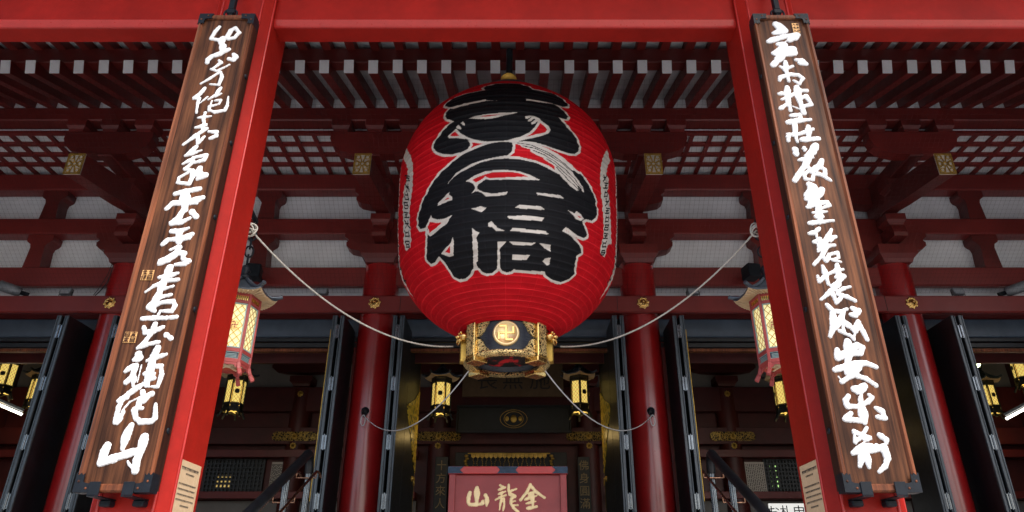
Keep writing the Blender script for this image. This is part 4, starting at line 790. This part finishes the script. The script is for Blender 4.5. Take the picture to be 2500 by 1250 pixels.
# bottom ring
ring = MB().lathe([(.582, 3.06), (.60, 3.10), (.592, 3.5), (.64, 3.575), (.56, 3.57), (.50, 3.5), (.50, 3.08), (.582, 3.06)], c0, 96).build('bottom_ring', pbr('black_ring_lacquer', (.014, .020, .032), .3, var=.4, vscale=3, stretch=(1, 1, 8), bump=.004, bscale=6), lan)
MB().lathe([(.49, 3.03), (.63, 3.03), (.643, 3.045), (.643, 3.085), (.61, 3.09), (.49, 3.075), (.49, 3.03)], c0, 96).build('gilt_rim', M['fret'], ring)
def cyl(r, th_, z): return Vector((r * math.sin(th_), LY - r * math.cos(th_), z))
for thd in (-51, 51, -129, 129):
    t0 = R(thd); rad = Vector((math.sin(t0), -math.cos(t0), 0)); tan_ = Vector((math.cos(t0), math.sin(t0), 0))
    Mx = Matrix((tan_, rad, Vector((0, 0, 1)))).transposed()
    cc = Vector((0, LY, 0)) + rad * .612
    post = MB().obox(cc + Vector((0, 0, 3.295)), (.10, .06, .265), Mx, .008).build('gilt_post', M['gold'], ring)
    MB().obox(cc + rad * .062 + Vector((0, 0, 3.30)), (.084, .004, .235), Mx).build('fretwork', M['fret'], post)
    MB().obox(cc - rad * .06 + Vector((0, 0, 3.0)), (.112, .12, .036), Mx, .008).build('gilt_foot', M['gold'], post)
    for sg in (-1, 1):
        b0 = t0 + sg * R(10)
        poly = [(0, 3.535), (19, 3.545), (17, 3.50), (12, 3.44), (9.5, 3.38), (3, 3.33), (0, 3.325), (0, 3.285), (4, 3.28), (8, 3.24), (10, 3.19), (15, 3.13), (18, 3.10), (0, 3.10)]
        dense = []
        for (u0, v0), (u1, v1) in zip(poly, poly[1:] + poly[:1]):
            for k in range(4): dense.append((u0 + (u1 - u0) * k / 4, v0 + (v1 - v0) * k / 4))
        MB().prism(dense, lambda u, v, w_: cyl(w_, b0 + sg * R(u), v), .584, .622).build('gilt_wing', M['fret'], post)
for sg in (-1, 1):
    t0 = R(sg * 82); rad = Vector((math.sin(t0), -math.cos(t0), 0)); tan_ = Vector((math.cos(t0), math.sin(t0), 0))
    Mx = Matrix((tan_, rad, Vector((0, 0, 1)))).transposed(); cc = Vector((0, LY, 0))
    lug = MB().obox(cc + rad * .635 + Vector((0, 0, 3.25)), (.075, .06, .20), Mx, .01).build('rope_lug', M['gilt'], ring)
    t1 = R(sg * 68); rad = Vector((math.sin(t1), -math.cos(t1), 0)); h0 = cc + rad * .625 + Vector((0, 0, 3.40))
    side = Vector((math.cos(t1), math.sin(t1), 0)) * sg
    mb = MB(); Mh = Matrix((side, rad, Vector((0, 0, 1)))).transposed()
    mb.ball(h0 + rad * .05, (.075, .085, .06), Mh); mb.ball(h0 + rad * .11 + side * .04 + Vector((0, 0, -.005)), (.05, .07, .035), Mh)
    mb.ball(h0 + rad * .10 + side * .035 + Vector((0, 0, -.06)), (.045, .06, .018), Mh)
    mb.ball(h0 + rad * .11 + Vector((0, 0, .05)) - side * .03, (.022, .022, .02)); mb.ball(h0 + rad * .11 + Vector((0, 0, .05)) + side * .045, (.022, .022, .02))
    for k in range(2): mb.tube([h0 + side * (.05 * k - .03) + Vector((0, 0, .05)), h0 - rad * .01 + side * (.06 * k - .04) + Vector((0, 0, .10)), h0 - rad * .03 - side * .05 + Vector((0, 0, .13))], [.016, .012, .004], 6)
    mb.tube([h0 + rad * .13 + side * (.02 + .075 * math.cos(t)) + Vector((0, 0, -.075 + .05 * math.sin(t))) for t in np.linspace(0, 2 * math.pi, 14, endpoint=False)], .012, 6, True)
    mb.build('dragon_head', M['gold'], ring)
# crest disc with the turned cross
mb = MB(); Mx = Matrix.Rotation(R(90), 3, 'X'); ec = (0, LY - .588, 3.33)
mb.lathe([(.19, 0), (.19, .03), (.175, .05), (.158, .05), (.15, .035), (.001, .035)], ec, 48, True, Mx)
em = mb.build('crest_disc', M['palegold'], ring)
mb = MB(); a_ = .102; t_ = .036; yb = ec[1] - .040
for k2, (p0, p1) in enumerate([((-a_, 0), (a_, 0)), ((0, -a_), (0, a_)), ((.013, a_), (-a_, a_)), ((a_, -.013), (a_, a_)), ((-.013, -a_), (a_, -a_)), ((-a_, .013), (-a_, -a_))]):
    mb.bar((p0[0], yb - .001 * k2, ec[2] + p0[1]), (p1[0], yb - .001 * k2, ec[2] + p1[1]), t_, .016, .004, (0, -1, 0))
mb.build('crest_mark', M['gold'], em)
# worn red paper inside the mouth
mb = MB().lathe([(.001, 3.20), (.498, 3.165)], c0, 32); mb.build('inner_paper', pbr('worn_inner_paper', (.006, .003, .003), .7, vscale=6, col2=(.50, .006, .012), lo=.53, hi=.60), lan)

# ------------------------------------------------------------------ ropes
def rope(name, a, b, sag, r, mat, lab, n=40, knot=False, twist=True, grp=None, loop=None):
    a = Vector(a); b = Vector(b); P = []
    for i in range(n + 1):
        t = i / n; P.append(a.lerp(b, t) - Vector((0, 0, sag * 4 * t * (1 - t))))
    root = thing(name, a, lab, 'rope', grp)
    mb = MB()
    if twist:
        for k in range(3):
            Q = []
            L_ = sum((P[i + 1] - P[i]).length for i in range(n)); m = int(L_ / .02)
            for i in range(m + 1):
                t = i / m * n; j = min(int(t), n - 1); p_ = P[j].lerp(P[j + 1], t - j); d_ = (P[j + 1] - P[j]).normalized()
                n1 = d_.cross(Vector((0, 0, 1))).normalized(); n2 = d_.cross(n1); ph = i * .75 + k * 2.094
                Q.append(p_ + (n1 * math.cos(ph) + n2 * math.sin(ph)) * r * .5)
            mb.tube(Q, r * .58, 6)
    else: mb.tube(P, r, 8)
    if knot:
        for k, (ang, sc) in enumerate(((0, 1), (50, .85), (-40, .75), (90, .7))):
            Mk = Matrix.Rotation(R(ang), 3, 'Z') @ Matrix.Rotation(R(30 * k), 3, 'X')
            mb.tube([a + Mk @ Vector((.075 * sc * math.cos(t), .02 * math.sin(2 * t), .09 * sc * math.sin(t))) for t in np.linspace(0, 2 * math.pi, 20, endpoint=False)], r * .85, 6, True)
    if loop: mb.tube([a + Vector((.05 * math.cos(t), -.02, -.12 + .12 * math.sin(t))) for t in np.linspace(0, 2 * math.pi, 20, endpoint=False)], r * .9, 6, True)
    mb.build('cord', M[mat], root); return root
for s_, nm in ((-1, 'left'), (1, 'right')):
    rope('stay_rope', (s_ * 3.07, 7.47, 3.97), (s_ * .80, 9.9, 3.30), .40, .0112, 'rope', 'thick pale twisted rope from the %s pillar to the giant lantern' % nm, knot=True, grp='stay ropes of the lantern')
    rope('stay_wire', (s_ * 3.24 - .075, 15.64, 3.60), (s_ * .56, 10.25, 3.06), .60, .0105, 'wire', 'thin white wire from the lantern bottom to the ring on the %s column' % nm, twist=False, loop=True, grp='stay wires of the lantern')

# ------------------------------------------------------------------ calligraphy boards
def brush(strokes, y, h, rough=.0035, step=.005, xo=0.0, wm=1.0):
    """raised brush strokes as one surface: height field of all strokes, contoured"""
    S = []
    for s in strokes:
        wd, rest = s.split(' ', 1); S.append((float(wd) * wm / 2000, pts(rest) + np.array((xo, 0))))
    mb = MB(); groups = []
    lo = np.min([p.min(0) for _, p in S], 0) - .06; hi = np.max([p.max(0) for _, p in S], 0) + .06
    nx, nz = int((hi[0] - lo[0]) / step) + 1, int((hi[1] - lo[1]) / step) + 1
    F = np.full((nz, nx), -1.0); gx = lo[0] + np.arange(nx) * step; gz = lo[1] + np.arange(nz) * step
    rg = np.random.default_rng(11)
    for hw, P in S:
        if wm > 1.3: hw = hw * (hw / .030) ** .25
        L_ = np.concatenate([[0], np.cumsum(np.hypot(*np.diff(P, axis=0).T))]); tot = max(L_[-1], 1e-6)
        for k in range(len(P) - 1):
            (x0, z0), (x1, z1) = P[k], P[k + 1]; m = hw * 1.3 + .02
            i0, i1 = np.searchsorted(gx, [min(x0, x1) - m, max(x0, x1) + m]); j0, j1 = np.searchsorted(gz, [min(z0, z1) - m, max(z0, z1) + m])
            X, Z = np.meshgrid(gx[i0:i1], gz[j0:j1]); dx, dz = x1 - x0, z1 - z0; l2 = dx * dx + dz * dz + 1e-9
            t = np.clip(((X - x0) * dx + (Z - z0) * dz) / l2, 0, 1); dd = np.hypot(X - x0 - t * dx, Z - z0 - t * dz)
            u = (L_[k] + t * (L_[k + 1] - L_[k])) / tot
            wv = hw * (1.10 - .38 * u ** 2.5 + .16 * np.sin(u * 7 + hw * 900 + x0 * 40) - .25 * np.exp(-u * tot / .03))
            F[j0:j1, i0:i1] = np.maximum(F[j0:j1, i0:i1], wv - dd)
    nz_ = rg.normal(size=F.shape); 
    for _ in range(2): nz_ = (nz_ + np.roll(nz_, 1, 0) + np.roll(nz_, -1, 0) + np.roll(nz_, 1, 1) + np.roll(nz_, -1, 1)) / 5
    F = F + nz_ * rough * 2.0
    Hh = h * np.clip(F / .013, 0, 1) ** .7
    vid = {}; V = []; Fc = []
    def node(j, i):
        k = ('n', j, i)
        if k not in vid: vid[k] = len(V); V.append((gx[i], y - .001 - max(0, Hh[j, i]), gz[j]))
        return vid[k]
    def cross(j, i, j2, i2):
        k = ('e',) + tuple(sorted(((j, i), (j2, i2))))
        if k not in vid:
            f0, f1 = F[j, i], F[j2, i2]; t = f0 / (f0 - f1); vid[k] = len(V)
            V.append((gx[i] + (gx[i2] - gx[i]) * t, y - .0006, gz[j] + (gz[j2] - gz[j]) * t))
        return vid[k]
    pos = F > 0; any_ = pos[:-1, :-1] | pos[1:, :-1] | pos[:-1, 1:] | pos[1:, 1:]
    for j, i in zip(*np.where(any_)):
        cs = [(j, i), (j, i + 1), (j + 1, i + 1), (j + 1, i)]; poly = []
        for k in range(4):
            a, b = cs[k], cs[(k + 1) % 4]; pa, pb = pos[a], pos[b]
            if pa: poly.append(node(*a))
            if pa != pb: poly.append(cross(*a, *b))
        if len(poly) >= 3: Fc.append(tuple(poly))
    mb.add(V, Fc, True); return mb
def board(xc, strokes, label, seals):
    yf = 6.40; yp = 6.43; z0, z1 = .80, 6.40; hw = .335
    root = thing('calligraphy_board', (xc, yf, z0), label, 'signboard', 'calligraphy boards on the pillars')
    MB().box(xc - hw + .05, xc + hw - .05, yp, yp + .05, z0 + .05, z1 - .05).build('panel', M['wood'], root)
    for s_ in (-1, 1):
        x = xc + s_ * (hw - .036); P = []
        prof = [(-.036 * s_, .10), (.036 * s_, .10), (.036 * s_, -.012), (.026 * s_, -.03), (.004 * s_, -.026), (-.020 * s_, .004), (-.036 * s_, .026)]
        r_ = MB().prism(prof, lambda u, v, w_: (x + u, yf + .03 + v, w_), z0 + .001, z1 - .001).build('side_rail', M['rail'], root)
    MB().box(xc - hw + .02, xc + hw - .02, yp + .052, yp + .115, z0 + .02, z1 - .02).build('back', M['woodside'], root)
    for s_ in (-1, 1):       # thin flank sheets, side shade put into their dark colour, with iron pegs
        sd_ = MB().box(xc + s_ * (hw + .0005), xc + s_ * (hw + .0035), yf + .024, yf + .16, z0 + .02, z1 - .02).build('shaded_flank', M['woodside'], root)
        for z in (1.35, 2.55, 3.6, 4.55, 5.5):
            MB().lathe([(.03, 0), (.03, .012), (.001, .016)], (xc + s_ * (hw + .003), yf + .09, z), 14, True, Matrix.Rotation(R(90 * s_), 3, 'Y')).build('peg', M['iron'], root)
    for zt, nm in ((z1, 1), (z0, -1)):
        a, b = sorted((zt, zt - nm * .07))
        MB().box(xc - hw + .073, xc + hw - .073, yf + .002, yf + .10, a, b, .014).build('end_rail', M['rail'], root)
    # iron corner shoes with notched edges
    for sx in (-1, 1):
        for zt, up in ((z1, -1), (z0, 1)):
            mb = MB(); x0 = xc + sx * (hw + .004)
            poly = [(0, 0), (-.17, 0), (-.165, .03), (-.15, .045), (-.165, .075), (-.10, .078), (-.075, .09), (-.072, .16), (-.055, .145), (-.042, .165), (-.02, .145), (0, .17)]
            mb.prism(poly, lambda u, v, w_: (x0 + sx * u, w_, zt + up * (v - .004)), yf - .006, yf + .004)
            mb.box(x0, x0 - sx * .006, yf + .005, yf + .135, *sorted((zt - up * .004, zt + up * .16)))
            mb.box(x0 - sx * .007, x0 - sx * .17, yf + .005, yf + .125, *sorted((zt - up * .006, zt - up * .001)))
            c_ = mb.build('corner_shoe', M['iron'], root)
            rv = MB()
            for u, v in ((-.035, .09), (-.11, .03)): rv.ball((x0 + sx * u, yf - .008, zt + up * v), (.011, .006, .011), None, 8)
            rv.build('rivet', M['rail'], c_)
    for s_ in (-1, 1):       # iron straps under the foot
        x = xc + s_ * .15
        mb = MB(); mb.box(x - .05, x + .05, yf - .018, yf - .0065, z0 - .03, z0 + .085, .004); mb.box(x - .05, x + .05, yf - .017, yf + .30, z0 - .042, z0 - .031, .003)
        mb.box(x - .05, x + .05, yf + .20, yf + .30, z0 - .10, z0 - .043, .01)
        mb.build('foot_strap', M['iron'], root)
    mb = MB(); mb.box(xc - .035, xc + .035, yf + .03, yf + .10, z1 + .12, z1 + .62, .008)
    for k in (-1, 1): mb.tube([(xc + k * .045 + .035 * math.cos(t), yf + .06, z1 + .06 + .06 * math.sin(t)) for t in np.linspace(0, 2 * math.pi, 14, endpoint=False)], .013, 6, True)
    mb.box(xc - .05, xc + .05, yf + .035, yf + .095, z1 + .06, z1 + .13, .01); mb.bar((xc, yf + .07, z1 + .6), (xc, yf + .32, z1 + .6), .05, .05)
    mb.build('hanger', M['iron'], root)
    for st_ in strokes: brush(st_, yp, .013, .0022, .0045, xo=xc, wm=1.46).build('character', M['white'], root)
    for (px_, pz_, w_, h_, sd_) in seals:
        mb = MB().box(px_ - w_, px_ + w_, yp - .006, yp - .0005, pz_ - h_, pz_ + h_, .001); se = mb.build('seal', M['orangeseal'], root)
        mb = MB(); r = random.Random(sd_)
        nx = max(1, round(w_ / .025)); nz2 = max(2, round(h_ / .028))
        for i in range(nx):
            for j in range(nz2): glyph(mb, px_ - w_ + (i + .5) * 2 * w_ / nx, pz_ - h_ + (j + .5) * 2 * h_ / nz2, 2 * w_ / nx * .85, yp - .0075, r.randint(0, 9), .10)
        mb.build('seal_characters', M['woodside'], se)
board(-PX, CL, 'tall wooden board with white raised calligraphy and two small gold seals, on the left pillar', [(-3.572, 2.897, .06, .056, 1), (-3.585, 2.235, .06, .056, 2)])
board(PX, CR, 'tall wooden board with white raised calligraphy and one gold seal near its top', [(3.56, 6.20, .040, .075, 3)])

# small cedar plates on the inner faces of the pillars
for s_, nm in ((-1, 'left'), (1, 'right')):
    xs = s_ * (PX - .361)
    pl_ = thing('name_plate', (xs, 7.0, .72), 'small pale wooden plate with tiny writing on the %s pillar' % nm, 'plaque', 'wooden plates on the pillars')
    MB().box(xs, xs - s_ * .012, 6.80, 7.26, .66, 1.15, .004).build('plate', M['ply'], pl_)
    r = random.Random(5)
    for k in range(8):
        mb = MB()
        z = 1.08 - k * .048; y0, y1 = (6.84, 7.2) if k not in (1, 7) else (6.95, 7.12)
        if k == 2: continue
        y = y0
        while y < y1:
            h = .03 if k == 0 else .018
            mb.box(xs - s_ * .0125, xs - s_ * .0135, y, y + .007, z - h / 2, z + h / 2); 
            mb.box(xs - s_ * .0125, xs - s_ * .0137, y - .004, y + .011, z + r.uniform(-.3, .3) * h, z + r.uniform(.32, .45) * h); y += .021
        mb.build('text_line', M['ink'], pl_)

# ------------------------------------------------------------------ red sign chest on the steps
sx0, sx1, sy, sz = -.995, .985, 12.0, 1.90
ch = thing('sign_chest', (0, sy + .4, .49), 'red lacquered chest with three gold characters and navy metal mounts, below the lantern', 'sign chest')
MB().box(sx0 + .06, sx1 - .06, sy + .02, sy + .75, .35, sz - .125, .008).build('body', M['signred'], ch)
for a, b in ((sx0 + .02, sx0 + .125), (sx1 - .125, sx1 - .02)): MB().box(a, b, sy - .03, sy + .10, .34, sz - .122, .006).build('corner_post', M['signred'], ch)
lid = MB().box(sx0, sx1, sy - .06, sy + .82, sz - .12, sz, .008).build('lid', pbr('lid_red', (.42, .035, .035), .45, var=.12, vscale=4), ch)
zl0, zl1 = sz - .116, sz - .004
def mount(poly):
    return MB().prism(poly, lambda u, v, w_: (u, w_, v), sy - .068, sy - .0605).build('navy_mount', M['navy'], lid)
zm_ = (zl0 + zl1) / 2
mount([(sx0 - .002, zl0), (sx0 + .26, zl0), (sx0 + .235, zl0 + .02), (sx0 + .20, zm_), (sx0 + .235, zl1 - .02), (sx0 + .26, zl1), (sx0 - .002, zl1)])
mount([(sx1 + .002, zl0), (sx1 + .002, zl1), (sx1 - .26, zl1), (sx1 - .235, zl1 - .02), (sx1 - .20, zm_), (sx1 - .235, zl0 + .02), (sx1 - .26, zl0)])
mount([(-.19, zl0), (.18, zl0), (.155, zl0 + .02), (.125, zm_), (.155, zl1 - .02), (.18, zl1), (-.19, zl1), (-.165, zl1 - .02), (-.135, zm_), (-.165, zl0 + .02)])
rv = MB()
for x in list(np.arange(sx0 + .03, sx0 + .24, .035)) + list(np.arange(-.16, .17, .035)) + list(np.arange(sx1 - .23, sx1, .035)):
    for z in (zl0 + .014, zl1 - .014): rv.ball((x, sy - .069, z), (.005, .003, .005), None, 6)
rv.build('studs', M['steel'], lid)
for st_ in CS: brush(st_, sy + .0195, .010, .0025, .006, wm=1.18).build('gold_character', M['signgold'], ch)
MB().box(sx0 + .03, sx1 - .03, sy + .0, sy + .77, .30, .348, .01).build('plinth', M['signred'], ch)

# ------------------------------------------------------------------ hand rails on the steps
for s_, nm in ((-1, 'left'), (1, 'right')):
    xr = s_ * 3.93
    hr = thing('hand_rail', (xr, 11, 0), 'black handrail with brass side rails climbing the steps at the %s' % nm, 'handrail', 'handrails on the steps')
    sl_ = .505; rzf = lambda y: 2.49 + (y - 14.0) * sl_
    P = [(xr, 8.2, rzf(8.2)), (xr, 13.75, rzf(13.75))] + [(xr, 13.75 + .34 * math.sin(t), rzf(13.75) + .14 * math.sin(2 * t) - .30 * (1 - math.cos(t))) for t in np.linspace(.25, 1.5, 7)]
    MB().tube(P, .088, 12).build('top_rail', M['black'], hr)
    for yy in (8.6, 10.0, 11.4, 12.8, 14.08):
        mb = MB(); zt_ = rzf(yy) - (.06 if yy < 14 else .36)
        for k in range(8): mb.tube([(xr + .04 * math.cos(k * .785), yy + .04 * math.sin(k * .785), zt_ - 1.2), (xr + .04 * math.cos(k * .785), yy + .04 * math.sin(k * .785), zt_)], .022, 6)
        mb.build('post', M['steel'], hr)
    for off in (-.19, .19):
        mb = MB(); e0 = 13.95
        mb.tube([(xr + off, 8.4, rzf(8.4) - .34), (xr + off, e0, rzf(e0) - .34), (xr + off + .03, e0 + .10, rzf(e0) - .36), (xr + off + .05, e0 + .16, rzf(e0) - .44)], .024, 8)
        rr_ = mb.build('brass_rail', M['brass'], hr)
        for yy in (10.0, 11.4, 12.8, 13.95):
            k = MB(); k.tube([(xr + off, yy, rzf(yy) - .34), (xr + off, yy, rzf(yy) - .46), (xr, yy + .02, rzf(yy) - .46)], .014, 6); k.build('rail_bracket', M['brass'], rr_)

# ------------------------------------------------------------------ lamps, cameras and cables on the facade
FL = [(160, 'far left bay'), (785, 'bay left of the giant lantern'), (1692, 'bay right of the giant lantern'), (2340, 'far right bay')]
for i, (px_, nm) in enumerate(FL):
    p = at(px_, 720, 15.85); p.z = 6.525
    t = thing('flood_light', p, 'small grey floodlight standing on the beam in the %s' % nm, 'floodlight', 'small floodlights on the head beam')
    if i == 0:
        o = MB().obox((0, .0, .17), (.14, .06, .085), Matrix.Rotation(R(-18), 3, 'X'), .012).build('housing', M['grey'], t, (0, 0, 0))
        MB().obox((0, -.066, .15), (.115, .004, .06), Matrix.Rotation(R(-18), 3, 'X')).build('lens', M['glass'], o, (0, 0, 0))
        mb = MB(); mb.tube([(-.16, 0, .17), (-.16, .0, .02), (.16, .0, .02), (.16, 0, .17)], .012, 6); mb.tube([(.02, .05, .12), (.08, .08, .02), (-.05, .04, .01), (-.12, .02, .03)], .008, 6)
        mb.build('bracket', M['iron'], t, (0, 0, 0)); fl0 = t
    else:
        for c_ in fl0.children: dup(c_, t)
for px_, nm, a in ((22, 'left', 1), (2484, 'right', -1)):
    p = at(px_, 704, 15.75)
    t = thing('spot_light', p, 'grey cylindrical spotlight on the beam at the far %s edge' % nm, 'spotlight', 'cylindrical spotlights')
    Mr = Matrix.Rotation(R(-55 * a), 3, 'Z') @ Matrix.Rotation(R(80), 3, 'X')
    MB().lathe([(.10, -.26), (.125, -.2), (.13, .22), (.118, .22), (.115, .17), (.001, .16)], p, 20, True, Mr).build('can', M['grey'], t)
    mb = MB(); mb.bar(p + Vector((a * .1, .16, -.02)), p + Vector((a * .38, .2, -.09)), .06, .10, .01); mb.build('mount', M['iron'], t)
for px_, nm in ((620, 'left'), (1834, 'right')):
    p = at(px_, 665, 15.5)
    t = thing('speaker_box', p, 'black speaker box fixed to the red beam near the %s pillar' % nm, 'speaker', 'black speakers on the beam')
    MB().obox(p, (.17, .19, .17), Matrix.Rotation(R(12), 3, 'Z'), .02).build('cabinet', M['iron'], t)
    mb = MB(); mb.box(p.x - .04, p.x + .04, p.y + .19, p.y + .55, p.z - .05, p.z + .05, .01); mb.tube([(p.x, p.y, p.z + .17), (p.x - .05, p.y + .1, p.z + .27), (p.x + .02, p.y + .5, p.z + .24)], .012, 6); mb.build('bracket', M['iron'], t)
cb = MB(); Q = [at(x, y, 15.9) for x, y in ((282, 628), (275, 655), (262, 690), (243, 712), (232, 722))]; Q2 = [at(x, y, 15.92) for x, y in ((280, 630), (262, 672), (240, 706), (228, 721))]
cb.tube(Q, .011, 6); cb.tube(Q2, .008, 6)
tag(cb.build('cable', M['ink'], None, Q[0]), 'thin dark cables hanging beside the far left column', 'cable')

# ------------------------------------------------------------------ bird net stretched under the eaves
net = MB(); A, B = (11.45, 9.62), (15.62, 6.56); sp = .105; hwid = .0014
nrm = Vector((0, B[1] - A[1], -(B[0] - A[0]))).normalized()
x = -15.9
while x < 15.9:
    net.add([(x - hwid, *A), (x + hwid, *A), (x + hwid, *B), (x - hwid, *B)], [(0, 1, 2, 3)]); x += sp
L_ = math.hypot(B[0] - A[0], B[1] - A[1]); n = int(L_ / sp); dy, dz = (B[0] - A[0]) / L_, (B[1] - A[1]) / L_
for i in range(n + 1):
    y, z = A[0] + dy * i * sp, A[1] + dz * i * sp
    net.add([(-15.9, y - dy * hwid, z - dz * hwid), (15.9, y - dy * hwid, z - dz * hwid), (15.9, y + dy * hwid, z + dz * hwid), (-15.9, y + dy * hwid, z + dz * hwid)], [(0, 1, 2, 3)])
o = net.build('bird_net', M['net'], None, (0, 13.5, 8.2)); tag(o, 'fine dark bird net stretched below the eaves in front of the plaster panels', 'net')
